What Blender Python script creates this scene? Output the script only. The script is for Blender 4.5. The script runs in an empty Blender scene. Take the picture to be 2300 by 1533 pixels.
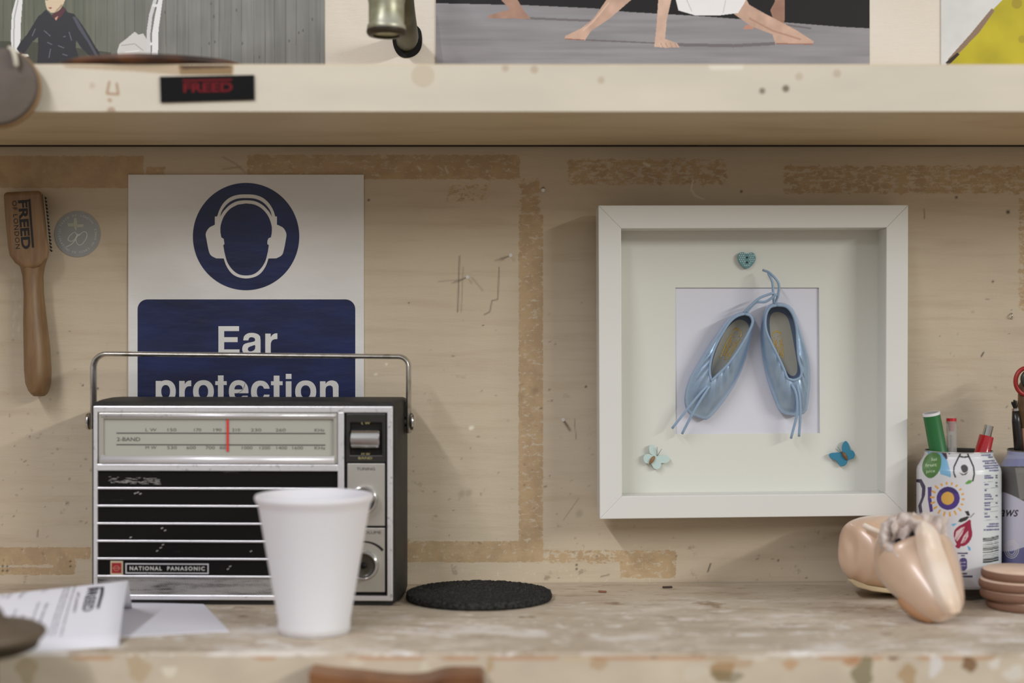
import bpy, math, random
import numpy as np
from mathutils import Vector, Matrix
random.seed(7)
SC = bpy.context.scene
COL = SC.collection

# ------------------------------------------------------------------ camera, world, lights, exposure
F_PX = 3194.0; EYE = 0.2044; CAMD = 1.2; CX, CY = 1150.0, 766.5
cam_d = bpy.data.cameras.new('camera'); cam = bpy.data.objects.new('camera', cam_d); COL.objects.link(cam)
cam.location = (0, -CAMD, EYE); cam.rotation_euler = (math.radians(90), 0, 0)
cam_d.sensor_width = 36.0; cam_d.lens = F_PX / 2300 * 36.0; cam_d.clip_start = 0.05
cam_d.dof.use_dof = True; cam_d.dof.focus_distance = 1.185; cam_d.dof.aperture_fstop = 2.5
SC.camera = cam

w = bpy.data.worlds.new('world'); SC.world = w; w.use_nodes = True
nt = w.node_tree; nt.nodes.clear()
wo = nt.nodes.new('ShaderNodeOutputWorld'); bg = nt.nodes.new('ShaderNodeBackground')
tc = nt.nodes.new('ShaderNodeTexCoord'); sx = nt.nodes.new('ShaderNodeSeparateXYZ'); cr = nt.nodes.new('ShaderNodeValToRGB')
mp = nt.nodes.new('ShaderNodeMapRange'); mp.inputs[1].default_value = -1; mp.inputs[2].default_value = 1
nt.links.new(tc.outputs['Generated'], sx.inputs[0]); nt.links.new(sx.outputs['Z'], mp.inputs[0])
nt.links.new(mp.outputs[0], cr.inputs[0]); nt.links.new(cr.outputs[0], bg.inputs[0]); nt.links.new(bg.outputs[0], wo.inputs[0])
cr.color_ramp.elements[0].position = 0.25; cr.color_ramp.elements[0].color = (0.36, 0.278, 0.198, 1)
cr.color_ramp.elements[1].position = 0.75; cr.color_ramp.elements[1].color = (0.76, 0.77, 0.80, 1)
bg.inputs[1].default_value = 0.66

def tube_lamp(name, x, y0, y1, z, power, col, wd=0.09):
    l = bpy.data.lights.new(name, 'AREA'); l.shape = 'RECTANGLE'; l.size = abs(y1 - y0); l.size_y = wd
    l.energy = power; l.color = col
    o = bpy.data.objects.new(name, l); COL.objects.link(o)
    c = Vector((x, (y0 + y1) / 2, z)); n = Vector((0, 0, 0.2)) - c; n.y = 0; n.normalize()
    X = Vector((0, 1, 0)); Z = -n; Y = Z.cross(X)
    o.matrix_world = Matrix.Translation(c) @ Matrix((X, Y, Z)).transposed().to_4x4()
    return o
tube_lamp('ceiling_tube_light', -1.05, -1.1, -3.5, 1.65, 41, (0.98, 0.98, 1.04))
tube_lamp('ceiling_tube_light', 5.2, -2.9, -7.2, 2.36, 275, (0.99, 1.0, 0.96), 0.15)
SC.view_settings.view_transform = 'Standard'; SC.view_settings.look = 'None'
SC.view_settings.gamma = 1; SC.view_settings.exposure = 0.0; SC.view_settings.use_curve_mapping = False

# ------------------------------------------------------------------ helpers
def lin(c):
    c = np.asarray(c, float) / 255.0
    return np.where(c <= 0.04045, c / 12.92, ((c + 0.055) / 1.055) ** 2.4)
def rgba(c): return tuple(lin(c)) + (1.0,)
def P(px, py, d=0.0):
    k = (CAMD - d) / F_PX
    return Vector(((px - CX) * k, -d, EYE + (CY - py) * k))
def K(d): return (CAMD - d) / F_PX
def on_shelf(px, py, z=0.0):
    """point of the level z seen at the pixel"""
    Z = (EYE - z) * F_PX / (py - CY)
    return P(px, py, CAMD - Z)
def ray_plane(px, py, p0, n):
    o = Vector((0, -CAMD, EYE)); dr = P(px, py, 0) - o
    t = (p0 - o).dot(n) / dr.dot(n)
    return o + dr * t

MATS = {}
def mat(name, c, rough=0.5, metal=0.0, c2=None, nscale=60, nmix=0.5, stretch=(1, 1, 1), bump=0.0, bscale=200,
        spec=0.5, sheen=0.0, attr=None, coat=0.0, aniso=0.0, sss=0.0):
    m = bpy.data.materials.new(name); m.use_nodes = True
    t = m.node_tree; b = t.nodes['Principled BSDF']
    b.inputs['Base Color'].default_value = rgba(c); b.inputs['Roughness'].default_value = rough
    b.inputs['Metallic'].default_value = metal; b.inputs['Specular IOR Level'].default_value = spec
    b.inputs['Sheen Weight'].default_value = sheen; b.inputs['Coat Weight'].default_value = coat
    b.inputs['Anisotropic'].default_value = aniso; b.inputs['Coat Roughness'].default_value = .22 if 'satin' in name else .05
    if sss: b.inputs['Subsurface Weight'].default_value = sss; b.inputs['Subsurface Scale'].default_value = 0.01
    tcn = t.nodes.new('ShaderNodeTexCoord'); mpn = t.nodes.new('ShaderNodeMapping'); mpn.inputs['Scale'].default_value = stretch
    t.links.new(tcn.outputs['Object'], mpn.inputs[0])
    src = None
    if attr:
        a = t.nodes.new('ShaderNodeAttribute'); a.attribute_name = attr; src = a.outputs['Color']
    if c2 is not None:
        n = t.nodes.new('ShaderNodeTexNoise'); n.inputs['Scale'].default_value = nscale; n.inputs['Detail'].default_value = 6
        t.links.new(mpn.outputs[0], n.inputs['Vector'])
        r = t.nodes.new('ShaderNodeMapRange'); r.inputs[1].default_value = nmix - 0.12; r.inputs[2].default_value = nmix + 0.12
        t.links.new(n.outputs[0], r.inputs[0])
        mx = t.nodes.new('ShaderNodeMix'); mx.data_type = 'RGBA'
        mx.inputs['A'].default_value = rgba(c); mx.inputs['B'].default_value = rgba(c2)
        if src: t.links.new(src, mx.inputs['A'])
        t.links.new(r.outputs[0], mx.inputs['Factor']); src = mx.outputs['Result']
    if src: t.links.new(src, b.inputs['Base Color'])
    if bump:
        n2 = t.nodes.new('ShaderNodeTexNoise'); n2.inputs['Scale'].default_value = bscale; n2.inputs['Detail'].default_value = 4
        t.links.new(mpn.outputs[0], n2.inputs['Vector'])
        bp = t.nodes.new('ShaderNodeBump'); bp.inputs['Strength'].default_value = bump; bp.inputs['Distance'].default_value = 0.001
        t.links.new(n2.outputs[0], bp.inputs['Height']); t.links.new(bp.outputs[0], b.inputs['Normal'])
    return m

class MB:
    def __init__(s): s.v = []; s.f = []
    def add(s, vs, fs):
        o = len(s.v); s.v += [Vector(v) for v in vs]; s.f += [tuple(i + o for i in f) for f in fs]; return s
    def box(s, x0, x1, y0, y1, z0, z1):
        return s.add([(x0, y0, z0), (x1, y0, z0), (x1, y1, z0), (x0, y1, z0), (x0, y0, z1), (x1, y0, z1), (x1, y1, z1), (x0, y1, z1)],
                     [(3, 2, 1, 0), (4, 5, 6, 7), (0, 1, 5, 4), (1, 2, 6, 5), (2, 3, 7, 6), (3, 0, 4, 7)])
    def poly(s, pts): return s.add(pts, [tuple(range(len(pts)))])
    def extrude(s, pts, f, g):
        """2D outline mapped by f (front) and g (back)"""
        n = len(pts); a = [f(*p) for p in pts]; b = [g(*p) for p in pts]
        return s.add(a + b, [tuple(range(n)), tuple(range(2 * n - 1, n - 1, -1))] + [(i, i + n, (i + 1) % n + n, (i + 1) % n) for i in range(n)])
    def ring(s, out, inn, f, g):
        n = len(out)
        v = [f(*p) for p in out] + [f(*p) for p in inn] + [g(*p) for p in out] + [g(*p) for p in inn]
        fs = []
        for i in range(n):
            j = (i + 1) % n
            fs += [(i, j, n + j, n + i), (i, 2 * n + i, 2 * n + j, j), (n + i, n + j, 3 * n + j, 3 * n + i), (2 * n + i, 3 * n + i, 3 * n + j, 2 * n + j)]
        return s.add(v, fs)
    def loft(s, rings, cap0=True, cap1=True, closed=True):
        n = len(rings[0]); m = len(rings); v = [p for r in rings for p in r]; fs = []
        for i in range(m - 1):
            for j in range(n if closed else n - 1):
                k = (j + 1) % n
                fs.append((i * n + j, i * n + k, (i + 1) * n + k, (i + 1) * n + j))
        if cap0: fs.append(tuple(range(n - 1, -1, -1)))
        if cap1: fs.append(tuple((m - 1) * n + i for i in range(n)))
        return s.add(v, fs)
    def tube(s, pts, r, n=10, sec=None, up=None):
        pts = [Vector(p) for p in pts]; m = len(pts)
        rs = r if isinstance(r, (list, tuple)) else [r] * m
        t0 = (pts[1] - pts[0]).normalized()
        u = Vector(up) if up else (Vector((0, 0, 1)) if abs(t0.z) < 0.9 else Vector((0, 1, 0)))
        u = (u - t0 * u.dot(t0)).normalized(); rings = []
        for i in range(m):
            t = (pts[min(i + 1, m - 1)] - pts[max(i - 1, 0)]).normalized()
            u = (u - t * u.dot(t)).normalized(); w_ = t.cross(u)
            if sec: rings.append([pts[i] + u * a + w_ * b for a, b in sec])
            else: rings.append([pts[i] + (u * math.cos(q * 2 * math.pi / n) + w_ * math.sin(q * 2 * math.pi / n)) * rs[i] for q in range(n)])
        return s.loft(rings)
    def lathe(s, prof, c=(0, 0, 0), n=48, M=None, cap0=False, cap1=False):
        c = Vector(c); rings = []
        for r, z in prof:
            rg = []
            for q in range(n):
                a = q * 2 * math.pi / n; p = Vector((r * math.cos(a), r * math.sin(a), z))
                rg.append(c + (M @ p if M else p))
            rings.append(rg)
        return s.loft(rings, cap0, cap1)
    def ball(s, c, rx, ry, rz, n=16, m=9):
        return s.lathe_scaled(c, rx, ry, rz, n, m)
    def lathe_scaled(s, c, rx, ry, rz, n, m):
        c = Vector(c); rings = []
        for i in range(m):
            a = -math.pi / 2 + math.pi * (i + 0.02 * (i == 0) - 0.02 * (i == m - 1)) / (m - 1)
            rings.append([c + Vector((rx * math.cos(a) * math.cos(q * 2 * math.pi / n), ry * math.cos(a) * math.sin(q * 2 * math.pi / n), rz * math.sin(a))) for q in range(n)])
        return s.loft(rings)

def tag(o, label, cat, group=None):
    o['label'] = label; o['category'] = cat
    if group: o['group'] = group
    return o
def thing(name, label, cat, loc=(0, 0, 0), rotz=0, group=None):
    o = bpy.data.objects.new(name, None); COL.objects.link(o); o.location = loc; o.rotation_euler = (0, 0, rotz)
    o.empty_display_size = 0.02; o['wl'] = tuple(float(q) for q in loc)
    return tag(o, label, cat, group)
def obj(name, mb, m, parent=None, world=True, smooth=False, bev=0, seg=2, loc=None, sub=0, label=None):
    """world=True: vertices are world positions; otherwise they are in the parent's own frame"""
    if parent is not None: org = Vector(parent['wl']) if world else Vector((0, 0, 0))
    else:
        if loc is None:
            a = np.array([v[:] for v in mb.v]); loc = ((a[:, 0].min() + a[:, 0].max()) / 2, (a[:, 1].min() + a[:, 1].max()) / 2, a[:, 2].min())
        org = Vector(loc)
    me = bpy.data.meshes.new(name); me.from_pydata([tuple(v - org) for v in mb.v], [], mb.f); me.update()
    if isinstance(m, (list, tuple)):
        for q in m: me.materials.append(q)
    else: me.materials.append(m)
    if smooth: me.polygons.foreach_set('use_smooth', [True] * len(me.polygons))
    o = bpy.data.objects.new(name, me); COL.objects.link(o)
    o['wl'] = tuple(float(q) for q in org) if world else (0.0, 0.0, 0.0)
    if parent is not None: o.parent = parent
    else: o.location = org
    if bev:
        b = o.modifiers.new('bevel', 'BEVEL'); b.width = bev; b.segments = seg; b.limit_method = 'ANGLE'; b.angle_limit = 0.6
        b.harden_normals = False
    if sub: sb = o.modifiers.new('subsurf', 'SUBSURF'); sb.levels = sub; sb.render_levels = sub
    if label: o['label'] = label
    return o
def shade_auto(o, ang=0.7):
    me = o.data; me.polygons.foreach_set('use_smooth', [True] * len(me.polygons))
    try: me.set_sharp_from_angle(angle=ang)
    except Exception: pass
    return o

def chaikin(pts, it=2, closed=True):
    for _ in range(it):
        q = []
        n = len(pts)
        for i in range(n if closed else n - 1):
            a, b = pts[i], pts[(i + 1) % n]
            q += [(a[0] * .75 + b[0] * .25, a[1] * .75 + b[1] * .25), (a[0] * .25 + b[0] * .75, a[1] * .25 + b[1] * .75)]
        if not closed: q = [pts[0]] + q + [pts[-1]]
        pts = q
    return pts
def resample(pts, n):
    a = np.array([tuple(p) for p in pts], float); d = np.r_[0, np.cumsum(np.linalg.norm(np.diff(a, axis=0), axis=1))]
    t = np.linspace(0, d[-1], n)
    return [tuple(np.interp(q, d, a[:, k]) for k in range(a.shape[1])) for q in t]
def crom(pts, per=8):
    """open smooth curve through the points (any dimension)"""
    a = [np.array(tuple(p), float) for p in pts]; a = [2 * a[0] - a[1]] + a + [2 * a[-1] - a[-2]]; out = []
    for i in range(1, len(a) - 2):
        for k in range(per):
            t = k / per
            out.append(tuple(0.5 * ((2 * a[i]) + (a[i + 1] - a[i - 1]) * t + (2 * a[i - 1] - 5 * a[i] + 4 * a[i + 1] - a[i + 2]) * t * t + (3 * a[i] - a[i - 1] - 3 * a[i + 1] + a[i + 2]) * t ** 3)))
    out.append(tuple(a[-2])); return out
def circ(cx, cy, r, n=64, ry=None): return [(cx + r * math.cos(i * 2 * math.pi / n), cy + (ry or r) * math.sin(i * 2 * math.pi / n)) for i in range(n)]
def rrect(x0, y0, x1, y1, r, n=6):
    q = []
    for (cx, cy, a0) in ((x1 - r, y1 - r, 0), (x0 + r, y1 - r, 90), (x0 + r, y0 + r, 180), (x1 - r, y0 + r, 270)):
        q += [(cx + r * math.cos(math.radians(a0 + 90 * i / n)), cy + r * math.sin(math.radians(a0 + 90 * i / n))) for i in range(n + 1)]
    return q

# lettering -------------------------------------------------------
_tc = {}
def glyphs(s, off=0.0, shear=0.0, space=1.0):
    key = (s, off, shear, space)
    if key in _tc: return _tc[key]
    c = bpy.data.curves.new('txt', 'FONT'); c.body = s; c.size = 1.0; c.offset = off; c.shear = shear; c.resolution_u = 3
    c.space_character = space; c.fill_mode = 'FRONT'
    o = bpy.data.objects.new('txt', c); COL.objects.link(o)
    dg = bpy.context.evaluated_depsgraph_get(); dg.update()
    me = bpy.data.meshes.new_from_object(o.evaluated_get(dg))
    v = np.array([x.co[:2] for x in me.vertices]) if len(me.vertices) else np.zeros((1, 2)); f = [tuple(p.vertices) for p in me.polygons]
    bpy.data.objects.remove(o); bpy.data.curves.remove(c); bpy.data.meshes.remove(me)
    _tc[key] = (v, f); return v, f
def text_xy(s, x0, x1, ybase, cap, off=0.0, rot=0.0, shear=0.0, space=1.0):
    """letters in picture-style axes (y down): left edge x0, right edge x1, baseline ybase, capital height cap; rot clockwise deg about (x0,ybase)"""
    v, f = glyphs(s, off, shear, space)
    a = v.copy(); capu = 0.70
    a[:, 0] = (v[:, 0] - v[:, 0].min()) / max(1e-6, v[:, 0].max() - v[:, 0].min()) * (x1 - x0); a[:, 1] = -v[:, 1] / capu * cap
    c, q = math.cos(math.radians(rot)), math.sin(math.radians(rot))
    return [(x0 + p[0] * c - p[1] * q, ybase + p[0] * q + p[1] * c) for p in a], f
def put_text(mb, f3, *a, **k):
    v, f = text_xy(*a, **k); mb.add([f3(*p) for p in v], f); return mb

# small rasters painted in numpy: printed pictures, carried by a fine mesh as a colour attribute -------------------
def fnoise(h, w_, cell, seed, sx_=1.0, sy_=1.0, octv=3):
    r = np.random.RandomState(seed); out = np.zeros((h, w_)); amp = 1; tot = 0
    for o in range(octv):
        cx = max(1.5, cell * sx_ / 2 ** o); cy = max(1.5, cell * sy_ / 2 ** o)
        g = r.rand(int(h / cy) + 3, int(w_ / cx) + 3)
        yy = np.arange(h) / cy; xx = np.arange(w_) / cx; y0 = yy.astype(int); x0 = xx.astype(int)
        fy = (yy - y0)[:, None]; fx = (xx - x0)[None]; fy = fy * fy * (3 - 2 * fy); fx = fx * fx * (3 - 2 * fx)
        out += amp * ((g[y0][:, x0] * (1 - fx) + g[y0][:, x0 + 1] * fx) * (1 - fy) + (g[y0 + 1][:, x0] * (1 - fx) + g[y0 + 1][:, x0 + 1] * fx) * fy)
        tot += amp; amp *= 0.5
    return out / tot
class Ras:
    def __init__(s, x0, y0, x1, y1, sc=2, col=(255, 255, 255)):
        s.x0, s.y0, s.x1, s.y1, s.sc = x0, y0, x1, y1, sc
        s.h = int((y1 - y0) * sc) + 1; s.w = int((x1 - x0) * sc) + 1
        s.a = np.ones((s.h, s.w, 3)) * lin(col)
    def mask(s, pts):
        p = np.array(pts, float); p = np.c_[(p[:, 0] - s.x0) * s.sc, (p[:, 1] - s.y0) * s.sc]
        xa, ya = np.floor(p.min(0)).astype(int); xb, yb = np.ceil(p.max(0)).astype(int) + 1
        xa, ya = max(xa, 0), max(ya, 0); xb, yb = min(xb, s.w), min(yb, s.h)
        if xb <= xa or yb <= ya: return None
        X, Y = np.meshgrid(np.arange(xa, xb), np.arange(ya, yb)); m = np.zeros(X.shape, bool); n = len(p)
        for i in range(n):
            x1, y1 = p[i]; x2, y2 = p[(i + 1) % n]
            if y1 == y2: continue
            c = (y1 > Y) != (y2 > Y); m ^= c & (X < (x2 - x1) * (Y - y1) / (y2 - y1) + x1)
        return (slice(ya, yb), slice(xa, xb)), m
    def poly(s, pts, col, al=1.0, tex=None):
        r = s.mask(pts)
        if r is None: return s
        sl, m = r; k = (m * al)[..., None]
        c = lin(col) * (tex[sl][..., None] if tex is not None else 1)
        s.a[sl] = s.a[sl] * (1 - k) + c * k; return s
    def line(s, pts, wd, col, al=1.0):
        for (a, b) in zip(pts[:-1], pts[1:]):
            dx, dy = b[0] - a[0], b[1] - a[1]; L = math.hypot(dx, dy) or 1; nx, ny = -dy / L * wd / 2, dx / L * wd / 2
            s.poly([(a[0] + nx, a[1] + ny), (b[0] + nx, b[1] + ny), (b[0] - nx, b[1] - ny), (a[0] - nx, a[1] - ny)], col, al)
        return s
    def text(s, col, *a, **k):
        v, f = text_xy(*a, **k)
        for q in f: s.poly([v[i] for i in q], col)
        return s
    def blur(s, n=1):
        for _ in range(n):
            p = np.pad(s.a, ((1, 1), (1, 1), (0, 0)), 'edge')
            s.a = (p[:-2, 1:-1] + p[2:, 1:-1] + p[1:-1, :-2] + p[1:-1, 2:] + 2 * s.a) / 6
        return s
    def sample(s, X, Y):
        u = np.clip((X - s.x0) * s.sc, 0, s.w - 1.001); v = np.clip((Y - s.y0) * s.sc, 0, s.h - 1.001)
        i = u.astype(int); j = v.astype(int); fu = (u - i)[..., None]; fv = (v - j)[..., None]; a = s.a
        return (a[j, i] * (1 - fu) + a[j, i + 1] * fu) * (1 - fv) + (a[j + 1, i] * (1 - fu) + a[j + 1, i + 1] * fu) * fv
def grid_obj(name, V, m, parent=None, attrs=None, col=None, smooth=False, org=None, closed=False):
    """V: (rows, cols, 3) world positions"""
    R, C_, _ = V.shape; org = np.array(parent['wl'] if parent is not None else (org if org is not None else V.reshape(-1, 3).mean(0)))
    me = bpy.data.meshes.new(name); n = R * C_
    I = np.arange(n).reshape(R, C_)
    if closed: I = np.c_[I, I[:, :1]]
    q = np.stack([I[:-1, :-1], I[:-1, 1:], I[1:, 1:], I[1:, :-1]], -1).reshape(-1, 4); nf = len(q)
    me.vertices.add(n); me.vertices.foreach_set('co', (V.reshape(-1, 3) - org).astype(np.float32).ravel())
    me.loops.add(int(nf * 4)); me.loops.foreach_set('vertex_index', q.astype(np.int32).ravel())
    me.polygons.add(int(nf)); me.polygons.foreach_set('loop_start', np.arange(0, nf * 4, 4, dtype=np.int32))
    me.update(calc_edges=True); me.validate()
    if smooth: me.polygons.foreach_set('use_smooth', np.ones(nf, bool))
    if col is not None:
        a = me.color_attributes.new('paint', 'FLOAT_COLOR', 'POINT')
        a.data.foreach_set('color', np.c_[col.reshape(-1, 3), np.ones(n)].astype(np.float32).ravel())
    for k, arr in (attrs or {}).items():
        a = me.attributes.new(k, 'FLOAT', 'POINT'); a.data.foreach_set('value', arr.astype(np.float32).ravel())
    me.materials.append(m)
    o = bpy.data.objects.new(name, me); COL.objects.link(o); o['wl'] = tuple(float(q) for q in org)
    if parent is not None: o.parent = parent
    else: o.location = org
    return o
def px_grid(r, step, dfun):
    xs = np.arange(r.x0, r.x1 + 1e-6, step); ys = np.arange(r.y1, r.y0 - 1e-6, -step); X, Y = np.meshgrid(xs, ys)
    D = dfun(X, Y) if callable(dfun) else np.full(X.shape, dfun)
    k = (CAMD - D) / F_PX
    return np.stack([(X - CX) * k, -D, EYE + (CY - Y) * k], -1), r.sample(X, Y)

# ------------------------------------------------------------------ materials
M_steel = mat('chrome', (205, 203, 200), 0.16, 1.0)
M_alu = mat('worn silver trim', (228, 226, 228), 0.34, 0.6, c2=(120, 112, 106), nscale=300, nmix=0.72, bump=0.15, bscale=600)
M_black = mat('black enamel', (16, 14, 12), 0.5, c2=(24, 22, 19), nscale=90, spec=.2)
M_ink = mat('black ink', (22, 19, 20), 0.6)
M_print = mat('printed paper', (255, 255, 255), 0.42, attr='paint', spec=0.4)
M_paint = mat('painted board', (255, 255, 255), 0.55, attr='paint', bump=0.12, bscale=350)

# ------------------------------------------------------------------ back wall
def wall_material():
    m = bpy.data.materials.new('old cream wall paint'); m.use_nodes = True; t = m.node_tree; b = t.nodes['Principled BSDF']
    N = t.nodes.new; L = t.links.new
    def at(n): a = N('ShaderNodeAttribute'); a.attribute_name = n; return a.outputs['Fac']
    tcn = N('ShaderNodeTexCoord')
    def noise(sc, st, det=6, rough=0.6):
        q = N('ShaderNodeMapping'); q.inputs['Scale'].default_value = st; L(tcn.outputs['Object'], q.inputs[0])
        n = N('ShaderNodeTexNoise'); n.inputs['Scale'].default_value = sc; n.inputs['Detail'].default_value = det; n.inputs['Roughness'].default_value = rough
        L(q.outputs[0], n.inputs['Vector']); return n.outputs[0]
    def mth(op, a, bb, c=None):
        q = N('ShaderNodeMath'); q.operation = op
        for i, z in enumerate((a, bb, c)):
            if z is None: continue
            if isinstance(z, (int, float)): q.inputs[i].default_value = z
            else: L(z, q.inputs[i])
        return q.outputs[0]
    def mr(v, a, bb, c=0, d=1):
        q = N('ShaderNodeMapRange'); q.interpolation_type = 'SMOOTHSTEP'; L(v, q.inputs[0])
        for i, z in enumerate((a, bb, c, d)): q.inputs[i + 1].default_value = z
        return q.outputs[0]
    def mix(f, a, bb):
        q = N('ShaderNodeMix'); q.data_type = 'RGBA'
        if isinstance(f, float): q.inputs['Factor'].default_value = f
        else: L(f, q.inputs['Factor'])
        for nme, z in (('A', a), ('B', bb)):
            if isinstance(z, tuple): q.inputs[nme].default_value = z
            else: L(z, q.inputs[nme])
        return q.outputs['Result']
    low = mix(mr(noise(5, (1, 1, 1), 4), 0.35, 0.65), rgba((200, 185, 160)), rgba((192, 177, 155)))
    low = mix(mr(noise(40, (0.25, 1, 3), 5), 0.45, 0.75, 0, 0.35), low, rgba((168, 148, 120)))
    base = mix(mr(noise(7, (1, 1, 1)), 0.3, 0.7), rgba((226, 218, 206)), rgba((219, 209, 193)))
    up = at('upper'); base = mix(up, low, base)
    # tape residue: a soft field broken up by fine noise
    fld = mth('ADD', at('residue'), mth('MULTIPLY', mth('SUBTRACT', noise(210, (0.6, 1, 1.2), 6, 0.75), 0.5), 1.35))
    res = mr(fld, 0.47, 0.58)
    rc = mix(mr(noise(60, (1, 1, 1)), 0.4, 0.6), rgba((180, 149, 105)), rgba((164, 133, 92)))
    base = mix(mth('MULTIPLY', res, 0.7), base, rc)
    # scuffs, scratches and dots, with painted nail shadows and gap shade
    sm = mth('MULTIPLY', mr(noise(55, (1, 1, 1), 4), 0.62, 0.72), at('scuff'))
    base = mix(mth('MULTIPLY', sm, 0.5), base, rgba((122, 104, 86)))
    base = mix(at('dirt_shade'), base, rgba((52, 42, 36)))
    base = mix(at('chip'), base, rgba((232, 226, 205)))
    L(base, b.inputs['Base Color']); b.inputs['Roughness'].default_value = 0.5; b.inputs['Specular IOR Level'].default_value = 0.35
    bh = mth('ADD', mth('MULTIPLY', noise(120, (0.35, 1, 2.2), 6, 0.65), 0.6), mth('MULTIPLY', noise(420, (1, 1, 1), 3), 0.25))
    bp = N('ShaderNodeBump'); bp.inputs['Strength'].default_value = 0.35; bp.inputs['Distance'].default_value = 0.0012
    L(bh, bp.inputs['Height']); L(bp.outputs[0], b.inputs['Normal'])
    return m
ZSH = 0.3686
xs = np.r_[np.linspace(-0.95, -0.46, 12)[:-1], np.arange(-0.46, 0.46, 0.001), np.linspace(0.461, 0.95, 12)]
zs = np.r_[np.linspace(-0.25, -0.005, 8)[:-1], np.arange(-0.005, 0.375, 0.001), np.linspace(0.376, 0.95, 60)]
X, Z = np.meshgrid(xs, zs); PX = X / K(0) + CX; PY = CY - (Z - EYE) / K(0)
def boxf(x0, y0, x1, y1, soft=5, val=1.0):
    d = np.minimum.reduce([PX - x0, x1 - PX, PY - y0, y1 - PY]); return np.clip(d / soft + 0.5, 0, 1) * val
res = np.zeros(X.shape)
for bx in ((-90, 348, 325, 424, 8, .7), (325, 372, 374, 398, 10, .6), (553, 345, 1170, 405, 8, .62), (990, 400, 1110, 462, 34, .5), (1160, 395, 1222, 490, 30, .6), (1268, 350, 1640, 422, 20, .55),
           (1755, 366, 2420, 440, 16, .56), (1163, 480, 1221, 1225, 4, .62), (905, 1213, 1222, 1264, 6, .66), (1200, 1232, 1522, 1268, 8, .55), (1390, 1236, 1521, 1300, 8, .62),
           (-90, 1227, 205, 1292, 8, .74), (2284, 440, 2420, 700, 12, .55), (860, 1100, 930, 1310, 30, .45)):
    res = np.maximum(res, boxf(*bx[:4], bx[4], bx[5]))
res -= boxf(170, 1255, 215, 1300, 8, .5) + boxf(-90, 1268, 120, 1274, 3, .4)
res = np.clip(res, 0, 1)
scuff = np.clip((PY - 650) / 500, 0.08, 1) * (PY < 1320); scuff = np.maximum(scuff, np.exp(-((PX - 945) ** 2 / 60 ** 2 + (PY - 880) ** 2 / 60 ** 2)) * 1.0)
dirt_shade = np.zeros(X.shape); chip = np.zeros(X.shape)
def stroke(A, pts, wd, val):
    for (a, b) in zip(pts[:-1], pts[1:]):
        ax, ay = a; bx_, by = b; L2 = (bx_ - ax) ** 2 + (by - ay) ** 2 + 1e-9
        t = np.clip(((PX - ax) * (bx_ - ax) + (PY - ay) * (by - ay)) / L2, 0, 1)
        d = np.hypot(PX - ax - t * (bx_ - ax), PY - ay - t * (by - ay)); np.maximum(A, val * np.clip(1.3 - d / wd, 0, 1), out=A)
for s_, wd, v in (([(1032, 575), (1028, 700)], 2, .55), ([(1040, 600), (1036, 700)], 2, .3), ([(1121, 600), (1118, 672), (1105, 675), (1100, 700), (1088, 706)], 2, .5), ([(1016, 635), (1045, 623)], 2, .35),
                 ([(1112, 585), (1138, 576)], 2.5, .3), ([(1060, 623), (1084, 652)], 2, .3), ([(985, 632), (1030, 628)], 2, .25), ([(1265, 944), (1280, 966)], 3, .5), ([(1590, 1283), (1596, 1265)], 2, .8),  # short strokes beside the nails are their shadows, painted in
                 ([(1350, 1294), (1368, 1290)], 2, .5), ([(85, 1190), (84, 1205)], 2, .5), ([(2075, 468), (2076, 490)], 1.5, .6), ([(2204, 800), (2209, 791)], 2, .9), ([(500, 352), (530, 368), (552, 388)], 2, .35),
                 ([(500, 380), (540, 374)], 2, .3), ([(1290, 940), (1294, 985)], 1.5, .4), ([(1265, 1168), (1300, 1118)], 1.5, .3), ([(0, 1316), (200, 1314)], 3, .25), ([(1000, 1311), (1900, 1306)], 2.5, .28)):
    stroke(dirt_shade, s_, wd, v)
rr = random.Random(3)
for (x, y, r_) in ((828, 449, 3), (1295, 1268, 3), (1295, 1277, 3), (2148, 443, 3.5), (2264, 476, 5), (2230, 632, 3), (6, 1271, 3), (16, 1271, 3), (6, 1281, 3), (16, 1281, 3), (158, 1260, 2.6), (158, 1271, 2.6), (1665, 430, 3.5),
                   (1220, 423, 4), (918, 680, 2), (1316, 868, 3), (186, 865, 2.5), (219, 872, 3), (1748, 1258, 2.5), (1085, 730, 2)):
    stroke(dirt_shade, [(x, y), (x + .1, y)], r_, .9)
for _ in range(230):
    x = rr.choice([rr.uniform(915, 1400), rr.uniform(0, 200), rr.uniform(1200, 1900), rr.uniform(1900, 2300)]); y = rr.triangular(600, 1310, 1230)
    a = rr.uniform(0, 6.3); L_ = rr.uniform(0, 7); stroke(dirt_shade, [(x, y), (x + L_ * math.cos(a), y + L_ * math.sin(a) * .5)], rr.uniform(1.2, 2.4), rr.uniform(.15, .55))
for (x, y) in ((1036, 1110), (1052, 1108), (1300, 1154), (1200, 880)): stroke(dirt_shade, [(x, y), (x + 2, y - 3)], 8, .22)
for s_, wd, v in (([(1057, 961), (1060, 960)], 5, .9), ([(938, 373), (945, 383)], 2, .5), ([(1446, 366), (1458, 372)], 3, .7), ([(1557, 405), (1552, 425), (1562, 440), (1580, 447)], 2, .6), ([(1000, 375), (1006, 388)], 2, .5), ([(868, 817), (868, 818)], 3, .8), ([(843, 840), (845, 840)], 3, .7)):
    stroke(chip, s_, wd, v)
dirt_shade[(Z > ZSH - .0002) & (Z < ZSH + .02)] = .97  # shade of the gap behind the upper shelf, painted as a dark band
for _ in range(120):
    x = rr.uniform(920, 1540) if rr.random() < .7 else rr.uniform(0, 200); y = rr.uniform(1225, 1312); stroke(chip, [(x, y), (x + rr.uniform(-4, 4), y + rr.uniform(-9, 9))], rr.uniform(.8, 1.2), rr.uniform(.1, .3))
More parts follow.
